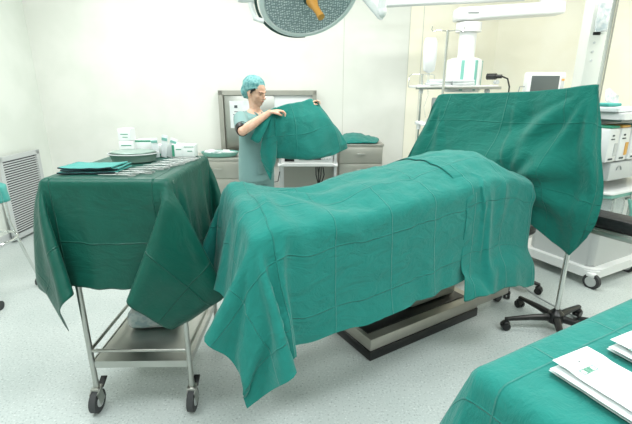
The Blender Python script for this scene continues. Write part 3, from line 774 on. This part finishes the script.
MB().tube([(-.28, -.19, .86), (-.36, -.2, .80), (-.42, -.2, .66), (-.39, -.2, .54), (-.31, -.2, .56), (-.29, -.19, .66)], .005).build('side_cable', M_['black'], ec)
dv = empty('generator_unit', (-.075, 4.40, .740), 0, 'black and white control unit on the shelf of the white wheeled trolley', 'device')
MB().box((0, 0, .07), (.50, .28, .125), bev=.008).build('case', M_['white2'], dv)
MB().box((-.20, -.143, .07), (.10, .008, .10), bev=.003).box((.02, -.143, .075), (.24, .008, .075), bev=.003).build('front_panel', M_['black'], dv)
f = MB()
for k in range(4): f.cyl((.155+.028*k-.02, -.14, .05), (.155+.028*k-.02, -.158, .05), .010)
for k in range(3): f.box((-.05+.06*k, -.149, .085), (.035, .004, .022))
f.build('knobs', M_['lgrey'], dv)
f = MB()
for k in range(5):
    x = .06+.018*k; f.tube([(x, -.02, 0), (x+.012*math.sin(k*2), -.03, -.08), (x+.02*math.cos(k), -.03, -.16-.02*(k % 2)), (x+.03*math.sin(k), -.02, -.26)], .006)
o = f.build('cable_bundle', M_['black'], loc=(-.06, 4.24, .71)); tag(o, 'bundle of black cables dangling below the shelf of the white trolley', 'cable')

# ---------------------------------------------------------------- ceiling pendant with equipment shelf
pd = empty('ceiling_pendant', (1.42, 4.22, 1.50), 0, 'white ceiling pendant with teal striped gas column and shelf behind the drape screen', 'pendant')
def Q(x, y, z): return (x-1.42, y-4.22, z-1.50)
MB().box(Q(1.78, 4.22, 2.165), (.98, .18, .11), rot=(0, -.06, 0), bev=.022, seg=3).build('arm', M_['white'], pd)
MB().cyl(Q(2.16, 4.22, 2.2), Q(2.16, 4.22, 2.86), .09, n=32).cyl(Q(2.16, 4.22, 2.86), Q(2.16, 4.22, 2.945), .16, n=32).build('ceiling_mount', M_['white'], pd)
MB().box(Q(1.43, 4.126, 2.145), (.10, .004, .012)).build('name_strip', M_['grey'], pd, smooth=False)
MB().cyl(Q(1.43, 4.22, 2.07), Q(1.43, 4.22, 1.99), .115, n=36).cyl(Q(1.43, 4.22, 1.99), Q(1.43, 4.22, 1.74), .078, n=36).build('joint_column', M_['white'], pd)
MB().lathe([(.0, .26), (.11, .262), (.155, .245), (.165, .22), (.165, -.03), (.155, -.05), (.0, -.05)], n=40).build('gas_column', M_['white'], pd)
f = MB()
for a in (-1.95, -1.17, -.3): f.box((.162*math.cos(a), .162*math.sin(a), .10), (.03, .014, .27), rot=(0, 0, a+math.pi/2), bev=.004)
f.build('service_strip', M_['stripe'], pd)
MB().box(Q(1.30, 4.16, 1.50), (.74, .40, .022), bev=.005).build('shelf', M_['white'], pd)
MB().box(Q(1.30, 3.95, 1.49), (.78, .012, .026), bev=.003).build('shelf_rail', M_['steel'], pd)
f = MB().cyl(Q(1.60, 4.08, 1.59), Q(1.66, 4.02, 1.59), .028).cyl(Q(1.655, 4.025, 1.59), Q(1.70, 3.99, 1.59), .017)
f.tube([Q(1.70, 3.99, 1.59), Q(1.75, 3.98, 1.57), Q(1.775, 3.98, 1.50), Q(1.775, 3.98, 1.38), Q(1.74, 3.98, 1.20)], .007)
f.build('plug_and_cable', M_['black'], pd)
f = MB()
for (x, z) in ((1.62, 1.50), (1.585, 1.46), (1.66, 1.54)): f.cyl(Q(x, 4.03, z), Q(x, 3.98, z), .018)
f.build('gas_outlets', M_['lgrey'], pd)
# flat packs on the shelf
pk0 = MB().box((0, 0, .012), (.20, .14, .024), bev=.006).build('flat_pack', M_['paper'])
for i, (x, z, rz, lb) in enumerate(((1.13, 1.513, .1, 'white flat pack at the bottom left on the pendant shelf'), (1.14, 1.538, -.05, 'white flat pack on top of the left pile on the pendant shelf'), (1.35, 1.513, .02, 'white flat pack at the bottom right on the pendant shelf'), (1.345, 1.538, .1, 'white flat pack on top of the right pile on the pendant shelf'))):
    o = pk0 if i == 0 else pk0.copy()
    if i: COL.objects.link(o)
    o.location = (x, 4.03, z); o.rotation_euler.z = rz; tag(o, lb, 'pack', 'flat packs on the pendant shelf')
# drip bag
iv = empty('drip_bag', (1.035, 4.02, 1.52), 0, 'milky white drip bag hanging on a hook above the pendant shelf', 'drip bag')
MB().loft([((0, 0, .40), (.045, 0, 0), (0, .006, 0)), ((0, 0, .36), (.062, 0, 0), (0, .02, 0)), ((0, 0, .22), (.062, 0, 0), (0, .026, 0)), ((0, 0, .12), (.05, 0, 0), (0, .018, 0)), ((0, 0, .10), (.012, 0, 0), (0, .008, 0))], n=20).build('bag', M_['iv'], iv)
MB().cyl((0, 0, .10), (0, 0, .05), .008).cyl((0, 0, .05), (0, 0, 0), .013).tube([(0, 0, 0), (.01, 0, -.1), (-.02, 0, -.2), (0, 0, -.3)], .003).build('drip_chamber', M_['glass'], iv)
# monitor trolley pole left of the screen
mt = empty('pole_trolley', (.985, 4.05, 0), 0, 'thin chrome pole with white shelf brackets left of the drape screen', 'stand')
MB().cyl((0, 0, .06), (0, 0, 1.615), .011).build('pole', M_['chrome'], mt)
for z in (1.50, 1.17, .86): MB().box((.0, -.0, z), (.07, .05, .035), bev=.006).cyl((-.0, 0, z-.02), (0, 0, z-.06), .018).build('bracket', M_['white2'], mt)
MB().box((.20, .02, 1.16), (.40, .30, .022), bev=.005).build('shelf', M_['white'], mt)
f = MB().tube([(-.12, 0, 1.50), (-.12, 0, 1.59), (-.10, 0, 1.61), (.10, 0, 1.61), (.115, 0, 1.59), (.115, 0, 1.56)], .004); f.build('hook_frame', M_['chrome'], mt)
for k in range(4):
    a = math.pi/4+k*math.pi/2; MB().tube([(0, 0, .09), (.26*math.cos(a), .26*math.sin(a), .07)], .014).cyl((.26*math.cos(a), .26*math.sin(a)-.01, .03), (.26*math.cos(a), .26*math.sin(a)+.01, .03), .03).build('leg', M_['lgrey'], mt)
sm = empty('small_monitor', (1.20, 4.02, 1.172), -.15, 'small dark-screened monitor on the white shelf left of the drape screen', 'monitor')
MB().box((0, 0, .12), (.22, .10, .22), bev=.012).build('case', M_['grey'], sm)
MB().box((-.005, -.052, .125), (.17, .006, .16), bev=.002).build('screen', M_['black'], sm)
MB().box((.02, -.056, .15), (.09, .001, .004)).box((.02, -.056, .12), (.11, .001, .003)).box((.02, -.056, .09), (.08, .001, .004)).build('trace', M_['stripe'], sm, smooth=False)
f = MB(); f.tube([(1.08, 3.97, 1.25), (1.03, 3.96, 1.20), (1.02, 3.96, 1.0), (1.06, 3.96, .85), (1.02, 3.96, .70)], .005)
tag(f.build('hanging_cable', M_['lgrey']), 'thin pale cable hanging beside the small monitor', 'cable')

# monitor behind the screen
mo = empty('patient_monitor', (2.07, 3.95, -.0), .10, 'white framed patient monitor with blank grey screen, above the drape screen', 'monitor')
R_ = (.0, -.07, 0)
MB().box((0, 0, 1.485), (.35, .09, .28), bev=.014).build('case', M_['white'], mo)
MB().box((-.018, -.046, 1.487), (.265, .006, .215), bev=.002).build('screen', M_['screen'], mo)
MB().box((.148, -.046, 1.487), (.030, .005, .20), bev=.001).build('button_strip', M_['lgrey'], mo)
MB().box((.148, -.050, 1.56), (.026, .003, .018)).build('alarm_key', M_['amber'], mo, smooth=False)
MB().cyl((0, .02, .10), (0, .02, 1.37), .02).cyl((0, .02, .04), (0, .02, .10), .20, .12, n=36).build('stand', M_['lgrey'], mo)
MB().tube([(-.18, 0, 1.50), (-.23, -.01, 1.50), (-.24, -.01, 1.44), (-.20, -.01, 1.40)], .004).build('lead', M_['grey'], mo)

# square pendant column at right
pc = empty('pendant_column', (1.99, 3.22, 1.20), -.03, 'square white pendant column with a clear bag, right of the patient monitor', 'pendant')
MB().box((.015, .02, .86), (.135, .13, 1.74), bev=.012).build('column', M_['wall'], pc)
MB().box((.098, -.02, .86), (.022, .06, 1.74), bev=.004).build('edge_rail', M_['alum'], pc)
MB().box((-.005, -.048, .66), (.05, .008, .02), bev=.002).cyl((.01, -.048, .66), (.01, -.058, .66), .007).build('socket', M_['black'], pc)
for z in (.60, .54, .48): MB().cyl((-.01, -.044, z), (-.01, -.050, z), .008).build('outlet', M_['lgrey'], pc)
f = MB().box((0, 0, .10), (.105, .03, .19), bev=.012, seg=3)
bmesh.ops.subdivide_edges(f.bm, edges=f.bm.edges[:], cuts=3, use_grid_fill=True)
for v in f.bm.verts: v.co += Vector((smooth_noise(v.co.x*40, v.co.z*30, 1), smooth_noise(v.co.x*40, v.co.z*40, 7), smooth_noise(v.co.x*34, v.co.z*40, 3)))*.010
o = f.build('plastic_bag', M_['bagplastic'], loc=(2.0, 3.145, 1.865)); tag(o, 'crinkled clear plastic bag fixed to the square pendant column', 'bag')

# anaesthesia machine (local frame: x along its right face, y along its long face)
AM = empty('anaesthesia_machine', (2.13, 2.90, 0), math.radians(28), 'white wheeled anaesthesia machine at the right edge behind the armboard', 'machine')
AI = AM  # parts
def arc_poly(x0, x1, y0, y1, r, n=6):
    P_ = []
    for (cx, cy, a0) in ((x1-r, y0+r, -90), (x1-r, y1-r, 0), (x0+r, y1-r, 90), (x0+r, y0+r, 180)):
        for i in range(n+1):
            a = math.radians(a0+90*i/n); P_.append((cx+r*math.cos(a), cy+r*math.sin(a)))
    return P_
MB().prism(arc_poly(-.0, .70, .0, .72, .09), .075, .145, bev=.012).build('base', M_['white'], AM)
MB().prism(arc_poly(.05, .68, .06, .60,   .05), .145, .46, bev=.012).build('lower_cabinet', M_['lgrey'], AM)
MB().prism(arc_poly(.20, .70, .10, .62, .03), .46, .72, bev=.008).build('middle_cabinet', M_['white2'], AM)
dr = MB().box((.45, .088, .64), (.44, .02, .10), bev=.004).build('drawer', M_['white2'], AM); MB().box((.45, .072, .66), (.16, .012, .014), bev=.003).build('handle', M_['grey'], dr)
MB().prism(arc_poly(-.02, .74, .0, .66, .04), .72, .75, bev=.006).build('worktop', M_['stripe'], AM)
MB().prism(arc_poly(-.03, .75, -.01, .67, .04), .750, .762, bev=.003).build('worktop_edge', M_['white'], AM)
MB().box((.36, .42, 1.02), (.72, .34, .52), bev=.01).build('upper_cabinet', M_['lgrey'], AM)
MB().box((.36, .16, .91), (.74, .24, .13), bev=.008).build('flow_block', M_['lgrey'], AM)
f = MB(); f.tube([(.10+.03*math.cos(t), .036, .92+.03*math.sin(t)) for t in [math.pi*i/12 for i in range(13)]], .004); f.build('gauge', M_['grey'], AM)
MB().prism(arc_poly(-.10, .78, -.02, .60, .03), 1.285, 1.33, bev=.006).build('top_shelf', M_['white'], AM)
MB().box((.36, .30, 1.275), (.74, .54, .02)).build('shelf_underside', M_['grey'], AM, smooth=False)
for i, x in enumerate((-.04, .10, .25)):
    v = MB().box((x, .10, 1.105), (.125, .13, .235), bev=.012).build('vaporizer', M_['white'], AM)
    MB().box((x+.0, .10, 1.232), (.11, .12, .016), bev=.006).build('dial', [M_['ink'], M_['amber'], M_['stripe']][i], v)
    MB().box((x+.03, .033, 1.075), (.036, .004, .09)).build('fill_label', [M_['lgrey'], M_['amber'], M_['ink']][i], v, smooth=False)
    MB().box((x-.02, .033, 1.15), (.04, .004, .008)).box((x-.02, .033, 1.175), (.02, .004, .012)).box((x-.01, .033, 1.01), (.05, .004, .012)).build('print', M_['inkd'], v, smooth=False)
f = MB()
for (x, y, r) in ((.06, .05, .045), (.17, .02, .035)):
    f.lathe([(r*.9, 0), (r, .02), (r, .22), (r*.8, .24), (.0, .245)], c=(x, y, .46), n=24)
f.build('absorber_canister', M_['glass'], AM)
f = MB(); f.tube([(.20, -.03, .70), (.23, -.05, .60), (.20, -.05, .46), (.26, -.05, .40), (.30, -.03, .50), (.28, -.02, .66)], .012)
f.build('breathing_hose', M_['stripe'], AM)
f = MB()
for x in (.26, .29, .33): f.cyl((x, -.01, .42), (x, -.01, .74), .007)
f.build('side_rods', M_['chrome'], AM)
for (x, y) in ((.02, .02), (.60, .06), (.06, .64), (.62, .64)):
    a = 24 if y < .3 else 0
    c = MB().cyl((x-.022, y-.0, .055), (x+.022, y, .055), .040, n=32).build('castor_wheel', M_['lgrey'], AM)
    MB().cyl((x-.016, y, .055), (x+.016, y, .055), .062, n=32).build('tyre', M_['rubber'], c)
    MB().box((x, y+.01, .105), (.05, .06, .03), bev=.008).build('castor_fork', M_['white'], c)
# packs on top of the machine
AMM = Matrix.Translation((2.13, 2.90, 0)) @ Matrix.Rotation(math.radians(28), 4, 'Z')
for (x, y, z, d, rz, m, lb) in ((-.02, .10, 1.334, (.24, .16, .034), .1, 'paper', 'white pack lying at the bottom on top of the anaesthesia machine'),
                          (-.06, .12, 1.370, (.14, .12, .022), -.1, 'aqua', 'teal edged clear pack on top of the white pack on the machine'),
                          (.16, .14, 1.334, (.20, .18, .028), .3, 'paper', 'white pack at the right edge on top of the anaesthesia machine')):
    f = MB().box((0, 0, d[2]/2), d, bev=.008, seg=3); o = f.build('flat_pack', M_[m]); o.location = AMM @ Vector((x, y, z)); o.rotation_euler.z = math.radians(28)+rz
    tag(o, lb, 'pack', 'packs on the anaesthesia machine')
f = MB().box((0, 0, .045), (.16, .03, .085), rot=(-.25, .35, .2), bev=.008, seg=3)
for v in f.bm.verts: v.co += Vector((0, smooth_noise(v.co.x*30, v.co.z*30, 7), smooth_noise(v.co.x*30, v.co.z*30, 3)))*.01
o = f.build('clear_bag', M_['bagplastic']); o.location = AMM @ Vector((.14, .20, 1.375)); o.rotation_euler.z = .3; tag(o, 'crumpled clear plastic bag standing on the anaesthesia machine packs', 'bag')

# ---------------------------------------------------------------- surgical light
SL = empty('surgical_light', (-.035, 2.60, 1.995), 0, 'round surgical light with grey LED face and orange handle hanging from the ceiling', 'surgical light')
nrm = Vector((.26, -.60, -.76)).normalized(); SLM = nrm.to_track_quat('Z', 'Y').to_matrix().to_4x4()
R0 = .295
f = MB().lathe([(0, -.075), (.12, -.07), (.24, -.045), (R0-.01, -.018), (R0, 0), (R0-.006, .012), (R0-.028, .014), (R0-.032, .004), (.0, .004)], n=64, M=SLM); f.build('housing', M_['ring'], SL)
# LED face with a regular lens pattern
led = mat('led_lens_face', rgb(150, 166, 170), .25, .2)
nt = led.node_tree; N = nt.nodes; L = nt.links; b = N['Principled BSDF']
tc = N.new('ShaderNodeTexCoord'); vo = N.new('ShaderNodeTexVoronoi'); vo.inputs['Scale'].default_value = 75; vo.inputs['Randomness'].default_value = .35
L.new(tc.outputs['Object'], vo.inputs['Vector']); r = N.new('ShaderNodeValToRGB'); r.color_ramp.elements[0].position = .22; r.color_ramp.elements[1].position = .52
r.color_ramp.elements[0].color = rgb(226, 236, 238); r.color_ramp.elements[1].color = rgb(140, 156, 160)
L.new(vo.outputs['Distance'], r.inputs[0]); L.new(r.outputs[0], b.inputs['Base Color'])
MB().lathe([(0, .0095), (R0-.034, .0095), (R0-.034, .004), (0, .004)], n=64, M=SLM).build('led_face', led, SL)
g = [(R0+.014)*Vector((math.cos(a), math.sin(a), 0)) for a in [math.radians(x) for x in range(0, 360, 6)]]
lowleft = Vector((-.75, -.1, -.6)); g = [SLM @ (v+Vector((0, 0, -.012))) for v in g]
k0 = max(range(60), key=lambda i: g[i].dot(lowleft)); g = [g[(k0+i) % 60] for i in range(-11, 12)]
f = MB(); f.tube(g, .008); f.build('bumper', M_['gasket'], SL)
hd = MB(); 
hd.lathe([(.045, .008), (.045, .03), (.03, .045), (.0, .046)], n=28, M=SLM)
hd.build('handle_socket', M_['gasket'], SL)
ax = SLM.to_3x3()
h0 = nrm*.035
f = MB(); f.tube([h0, h0+nrm*.03, h0+nrm*.06+Vector((.006, 0, 0)), h0+nrm*.10+Vector((.014, 0, 0)), h0+nrm*.135+Vector((.02, 0, 0))], [.034, .030, .020, .018, .021], n=16); f.build('handle', M_['orange'], SL)
# yoke and spring arm
f = MB(); f.tube([(-.265, .0, -.135), (-.315, .0, -.12), (-.335, .0, -.05), (-.335, .0, .06), (-.30, .02, .16)], .014, n=12); f.build('yoke', M_['white'], SL)
f = MB().cyl((-.31, .0, -.015), (-.40, .0, -.005), .028).cyl((-.38, .02, -.03), (-.38, .02, .06), .034).cyl((-.38, .04, .04), (-.38, .04, .50), .022).tube([(-.38, .04, .5), (.3, .3, .62)], .035).cyl((.3, .3, .55), (.3, .3, .91), .04).cyl((.3, .3, .87), (.3, .3, .925), .12, n=32)
f.build('spring_arm', M_['white'], SL)
# second ceiling arm, end of it visible
ca = empty('ceiling_boom', (.44, 3.05, 1.95), 0, 'white jointed ceiling boom ending right of the surgical light', 'ceiling boom')
f = MB().loft([((0, 0, .0), (.018, .02, 0), (0, .0, .02)), ((-.02, 0, .02), (.02, .03, 0), (0, 0, .035)), ((-.22, .0, .24), (.02, .03, 0), (0, 0, .045)), ((-.40, .0, .44), (.02, .03, 0), (0, 0, .05))], n=16); f.build('spring_arm', M_['white2'], ca)
MB().cyl((.0, 0, .03), (.0, 0, .20), .030, n=24).sph((.0, 0, .03), .036).build('joint', M_['white'], ca)
MB().cyl((-.40, 0, .42), (-.40, 0, .97), .035).cyl((-.40, 0, .94), (-.40, 0, .995), .1).build('drop_tube', M_['white'], ca)
cb = empty('ceiling_rail', (1.15, 4.3, 2.245), 0, 'long pale horizontal tube crossing along the top edge of the photo', 'rail')
MB().cyl((-.62, 0, .0), (.80, 0, .06), .036, n=24).build('tube', M_['white2'], cb)
MB().cyl((-.5, 0, .0), (-.5, 0, .74), .02).cyl((.62, .0, .05), (.62, 0, .74), .02).build('hanger', M_['white2'], cb)

# ---------------------------------------------------------------- nurse
NZ = (-.53, 3.62, 0)
NU = empty('nurse', NZ, 0, 'nurse in pale blue-green scrubs and cap holding up a teal cloth with both hands', 'person')
O = Vector(NZ)
Fv = Vector((.75, -.66, 0)); Rv = Vector((-.66, -.75, 0)); Zv = Vector((0, 0, 1))
def ring(c, a, b_, d=None):
    """ring at c, half width a along the shoulders, b_ front to back"""
    return (Vector(c)-O, Rv*a, Fv*b_)
def limb(f, pts, n=14):
    """pts = [(world point, radius)] tapered tube with round ends"""
    P_ = [Vector(p)-O for p, r in pts]; R_ = [r for p, r in pts]
    f.tube(P_, R_, n=n)
    f.sph(P_[0], R_[0], n=12); f.sph(P_[-1], R_[-1], n=12)
def C_(z, fwd=0): return O+Zv*z+Fv*fwd
body_ = MB()
body_.loft([ring(C_(.80), .15, .105), ring(C_(.90), .158, .11), ring(C_(1.0), .128, .095), ring(C_(1.12, .01), .14, .10), ring(C_(1.22, .015), .155, .10), ring(C_(1.285, .005), .15, .075), ring(C_(1.315, .0), .095, .06), ring(C_(1.345, .005), .052, .052)], n=28)
G = Vector((.86, -.51, 0)).normalized(); GR = Vector((G.y, -G.x, 0))     # face direction and the head's right
GT = (G-Zv*.22).normalized(); HZ = (Zv+G*.22).normalized()
HC = O+Vector((.022, -.012, 1.482))
def hp(r, f_, u): return HC+GR*r+GT*f_+HZ*u
limb(body_, [(C_(1.28, -.01), .052), (C_(1.36, .012), .046), (hp(0, -.015, -.05), .048)])
HM = Matrix((GR, GT, HZ)).transposed()
def hsph(f, c, d, n=24, rot=None):
    k = bmesh.ops.create_uvsphere(f.bm, u_segments=n, v_segments=n*2//3, radius=1)
    M = Matrix.Translation(Vector(hp(*c))-O) @ HM.to_4x4()
    if rot: M = M @ Euler(rot).to_matrix().to_4x4()
    f._tf(k['verts'], M @ Matrix.Diagonal((*d, 1)))
hsph(body_, (0, -.008, .028), (.073, .090, .082)); hsph(body_, (0, .022, -.03), (.060, .062, .070)); hsph(body_, (0, .048, -.072), (.030, .032, .030))
hsph(body_, (.032, .045, -.022), (.026, .028, .028), 14); hsph(body_, (-.032, .045, -.022), (.026, .028, .028), 14)     # cheeks
hsph(body_, (0, .088, -.012), (.010, .012, .026), 12); hsph(body_, (0, .096, -.030), (.014, .014, .010), 12)             # nose
hsph(body_, (0, .079, -.053), (.021, .012, .009), 12); hsph(body_, (0, .074, .020), (.045, .016, .010), 12)              # mouth, brow
for q in (-1, 1): hsph(body_, (q*.073, -.008, -.012), (.008, .018, .030), 12)
# arms
SR = O+Rv*.150+Zv*1.275; ER = Vector((-.575, 3.25, 1.195)); WR = Vector((-.365, 3.335, 1.335))
SL_ = O-Rv*.150+Zv*1.275; EL = Vector((-.25, 3.66, 1.17)); WL = Vector((-.085, 3.735, 1.365))
limb(body_, [(SR, .052), (SR.lerp(ER, .45), .046), (ER, .036)]); limb(body_, [(ER, .036), (ER.lerp(WR, .3), .038), (ER.lerp(WR, .7), .029), (WR, .022)])
limb(body_, [(SL_, .052), (SL_.lerp(EL, .45), .046), (EL, .036)]); limb(body_, [(EL, .036), (EL.lerp(WL, .3), .038), (EL.lerp(WL, .7), .029), (WL, .022)])
def hand(f, W, d, pn, side):
    """palm from the wrist along d, palm normal pn (fingers curl that way), thumb toward side"""
    d = Vector(d).normalized(); pn = Vector(pn); pn = (pn-d*pn.dot(d)).normalized(); s_ = d.cross(pn).normalized()*side
    W = Vector(W)
    f.loft([(W-O-d*.01, s_*.022, pn*.018), (W-O+d*.03, s_*.034, pn*.016), (W-O+d*.065, s_*.038, pn*.014), (W-O+d*.082, s_*.036, pn*.010)], n=14)
    for k, (off, L_) in enumerate(((.030, .070), (.010, .078), (-.010, .072), (-.030, .056))):
        p = W+d*.078+s_*off; a = .25; pts = [(p-d*.02, .0088)]
        for seg, (fr, bend) in enumerate(((.42, .75), (.32, .95), (.26, .8))):
            pts.append((p, .0085-.0006*seg)); v = d*math.cos(a)+pn*math.sin(a); p = p+v*L_*fr; a += bend
        pts.append((p, .0065)); limb(f, pts, n=8)
    b0 = W+d*.022+s_*.026
    limb(f, [(b0, .012), (b0+d*.028+s_*.016+pn*.010, .0105), (b0+d*.052+s_*.010+pn*.026, .009), (b0+d*.068-s_*.002+pn*.036, .007)], n=8)
hand(body_, WR, (.080, .020, .012), (.1, .1, -1), -1)
hand(body_, WL, (.075, .010, .045), (.35, 0, -1), -1)
# legs
for q in (-1, 1):
    hp_ = O+Rv*.085*q+Zv*.84
    limb(body_, [(hp_, .085), (O+Rv*.085*q+Zv*.62+Fv*.01, .07), (O+Rv*.08*q+Zv*.46+Fv*.015, .054), (O+Rv*.08*q+Zv*.30, .052), (O+Rv*.08*q+Zv*.09, .036)])
    body_.loft([(Rv*.08*q+Zv*.045-Fv*.05, Rv*.03, Zv*.035), (Rv*.08*q+Zv*.045+Fv*.02, Rv*.035, Zv*.04), (Rv*.08*q+Zv*.03+Fv*.12, Rv*.042, Zv*.025), (Rv*.08*q+Zv*.025+Fv*.16, Rv*.03, Zv*.016)], n=14)
def remesh(o, vs, it=3):
    m1 = o.modifiers.new('merge', 'REMESH'); m1.mode = 'VOXEL'; m1.voxel_size = vs; m1.use_smooth_shade = True
    m2 = o.modifiers.new('soften', 'SMOOTH'); m2.iterations = it; m2.factor = .5
    return o
remesh(body_.build('body', M_['skin'], NU), .0048, 2)
# scrub top
tp = MB()
tp.loft([ring(C_(.735), .178, .135), ring(C_(.80), .176, .132), ring(C_(.92), .170, .125), ring(C_(1.05, .005), .160, .118), ring(C_(1.15, .012), .164, .120), ring(C_(1.23, .012), .172, .112), ring(C_(1.285, .0), .165, .088), ring(C_(1.318, -.012), .115, .062), ring(C_(1.332, -.022), .075, .045)], n=32)
for S_, E_ in ((SR, ER), (SL_, EL)):
    limb(tp, [(S_, .062), (S_.lerp(E_, .35), .060), (S_.lerp(E_, .62), .058), (S_.lerp(E_, .80), .057)])
for k in range(2):
    pass
for v in tp.bm.verts:
    w_ = v.co+O
    v.co += Fv*.006*smooth_noise(w_.x*9, w_.z*7, 3)
remesh(tp.build('scrub_top', M_['scrub'], NU), .006, 3)
f = MB()
f.loft([(C_(1.333, .035)-O, Rv*.034, Fv*.014), (C_(1.30, .072)-O, Rv*.022, Fv*.012+Zv*.004), (C_(1.25, .110)-O, Rv*.004, Fv*.010)], n=12)
f.build('neckline_skin', M_['skin'], NU)
f = MB()
for q in (-1, 1): f.tube([C_(1.335, .015)+Rv*q*.055-O, C_(1.31, .070)+Rv*q*.030-O, C_(1.245, .125)-O], .006, n=8)
f.build('neck_trim', M_['scrub'], NU)
cuff = SR.lerp(ER, .82); ed = (ER-SR).normalized()
MB().cyl(cuff-O-ed*.012, cuff-O+ed*.040, .0585, .047, n=28).build('sleeve_band', M_['black'], NU)
f = MB(); pkc = C_(.86, .132)-O+Rv*.05
f.box(pkc, (.10, .004, .11), rot=(0, 0, math.atan2(-Rv.y, -Rv.x)), bev=.002); f.build('pocket', M_['scrub'], NU)
tr = MB()
tr.loft([ring(C_(.92), .16, .118), ring(C_(.82), .170, .125), ring(C_(.74), .165, .118), ring(C_(.70), .155, .105)], n=28)
for q in (-1, 1):
    limb(tr, [(O+Rv*.085*q+Zv*.80, .094), (O+Rv*.085*q+Zv*.6+Fv*.01, .086), (O+Rv*.082*q+Zv*.4+Fv*.01, .075), (O+Rv*.082*q+Zv*.16, .068)])
remesh(tr.build('scrub_trousers', M_['scrub'], NU), .008, 3)
for q in (-1, 1):
    f = MB(); c = Rv*.08*q
    f.loft([(c+Zv*.05-Fv*.075, Rv*.028, Zv*.04), (c+Zv*.052-Fv*.04, Rv*.042, Zv*.05), (c+Zv*.05+Fv*.04, Rv*.046, Zv*.048), (c+Zv*.04+Fv*.13, Rv*.050, Zv*.036), (c+Zv*.03+Fv*.18, Rv*.035, Zv*.022)], n=18)
    f.build('shoe', M_['white2'], NU)
# cap, hair, face
f = MB(); hsph(f, (0, -.032, .058), (.088, .098, .080), 32); hsph(f, (0, -.085, .0), (.072, .055, .070), 24)
for v in f.bm.verts: v.co += v.co.normalized()*0+Vector((smooth_noise(v.co.x*35, v.co.y*35, v.co.z*35), smooth_noise(v.co.x*35+9, v.co.y*35, v.co.z*35), smooth_noise(v.co.x*35, v.co.y*35+9, v.co.z*35)))*.006
remesh(f.build('surgical_cap', M_['cap'], NU), .005, 1)
f = MB(); f.tube([Vector(hp(.084*math.sin(a), -.012+.086*math.cos(a)*.9-.004, .052-.038*(1-math.cos(a))*.5))-O for a in [math.radians(x) for x in range(-120, 121, 8)]], .0065, n=8)
f.build('cap_band', M_['cap'], NU)
f = MB()
for q in (-1, 1): f.tube([Vector(hp(q*.066, .040, .040))-O, Vector(hp(q*.073, .016, .022))-O, Vector(hp(q*.075, .004, -.004))-O], [.009, .010, .005], n=8)
f.build('hair', M_['hair'], NU)
for q in (-1, 1):
    f = MB(); hsph(f, (q*.029, .0725, -.002), (.0115, .005, .0028), 12); f.build('eye', M_['hair'], NU)
f = MB()
for q in (-1, 1):
    f = MB(); f.tube([Vector(hp(q*.014, .086, .016))-O, Vector(hp(q*.030, .084, .021))-O, Vector(hp(q*.046, .070, .016))-O], [.0022, .0026, .002], n=6); f.build('eyebrow', M_['hair'], NU)

f = MB(); hsph(f, (0, .0835, -.053), (.017, .007, .005), 12); f.build('lips', M_['lip'], NU)

# cloth held up by the nurse
def N3(px, z, y): return Vector((px, y, z))
CC = [[(-.325, 3.355, 1.365), (-.24, 3.43, 1.392), (-.14, 3.55, 1.405), (-.045, 3.70, 1.425), (.01, 3.76, 1.41)],
      [(-.325, 3.345, 1.24), (-.20, 3.40, 1.26), (-.07, 3.52, 1.27), (.06, 3.68, 1.30), (.11, 3.78, 1.28)],
      [(-.335, 3.36, 1.10), (-.21, 3.42, 1.09), (-.04, 3.52, 1.10), (.13, 3.68, 1.16), (.21, 3.80, 1.15)],
      [(-.345, 3.40, 1.00), (-.22, 3.46, .97), (-.02, 3.54, .955), (.17, 3.70, 1.00), (.27, 3.82, 1.04)],
      [(-.345, 3.42, .96), (-.22, 3.50, .945), (-.02, 3.58, .935), (.18, 3.72, .955), (.29, 3.84, .985)]]
P1, U1 = patch(CC, 44, 56, wr=.022, wf=7, seed=31)
TL = [[(-.315, 3.365, 1.372), (-.335, 3.34, 1.365), (-.36, 3.33, 1.345)],
      [(-.31, 3.36, 1.24), (-.36, 3.31, 1.22), (-.41, 3.33, 1.20)],
      [(-.315, 3.37, 1.08), (-.38, 3.32, 1.05), (-.45, 3.36, 1.03)],
      [(-.335, 3.39, .92), (-.37, 3.34, .90), (-.45, 3.38, .95)],
      [(-.37, 3.40, .80), (-.38, 3.37, .79), (-.43, 3.39, .90)]]
P2, U2 = patch(TL, 40, 16, wr=.008, wf=14, seed=33)
FLP = [[(-.335, 3.34, 1.365), (-.37, 3.345, 1.35), (-.40, 3.34, 1.335)],
       [(-.37, 3.30, 1.25), (-.41, 3.29, 1.24), (-.46, 3.31, 1.24)],
       [(-.42, 3.27, 1.15), (-.45, 3.27, 1.13), (-.51, 3.29, 1.145)],
       [(-.43, 3.27, 1.12), (-.46, 3.275, 1.105), (-.515, 3.30, 1.13)]]
P3, U3 = patch(FLP, 24, 14, wr=.005, wf=16, seed=35)
NU.scale = (.98, .98, .98); NU.location = (-.522, 3.60, 0.0)
hc = grid_mesh('held_cloth', P1, U1, M_['teal'], thick=.003, extra=[(P2, U2), (P3, U3)])
hc.location = (0, 0, -.026)
tag(hc, 'unfolded teal cloth held in the air between the nurse\'s two hands', 'cloth')
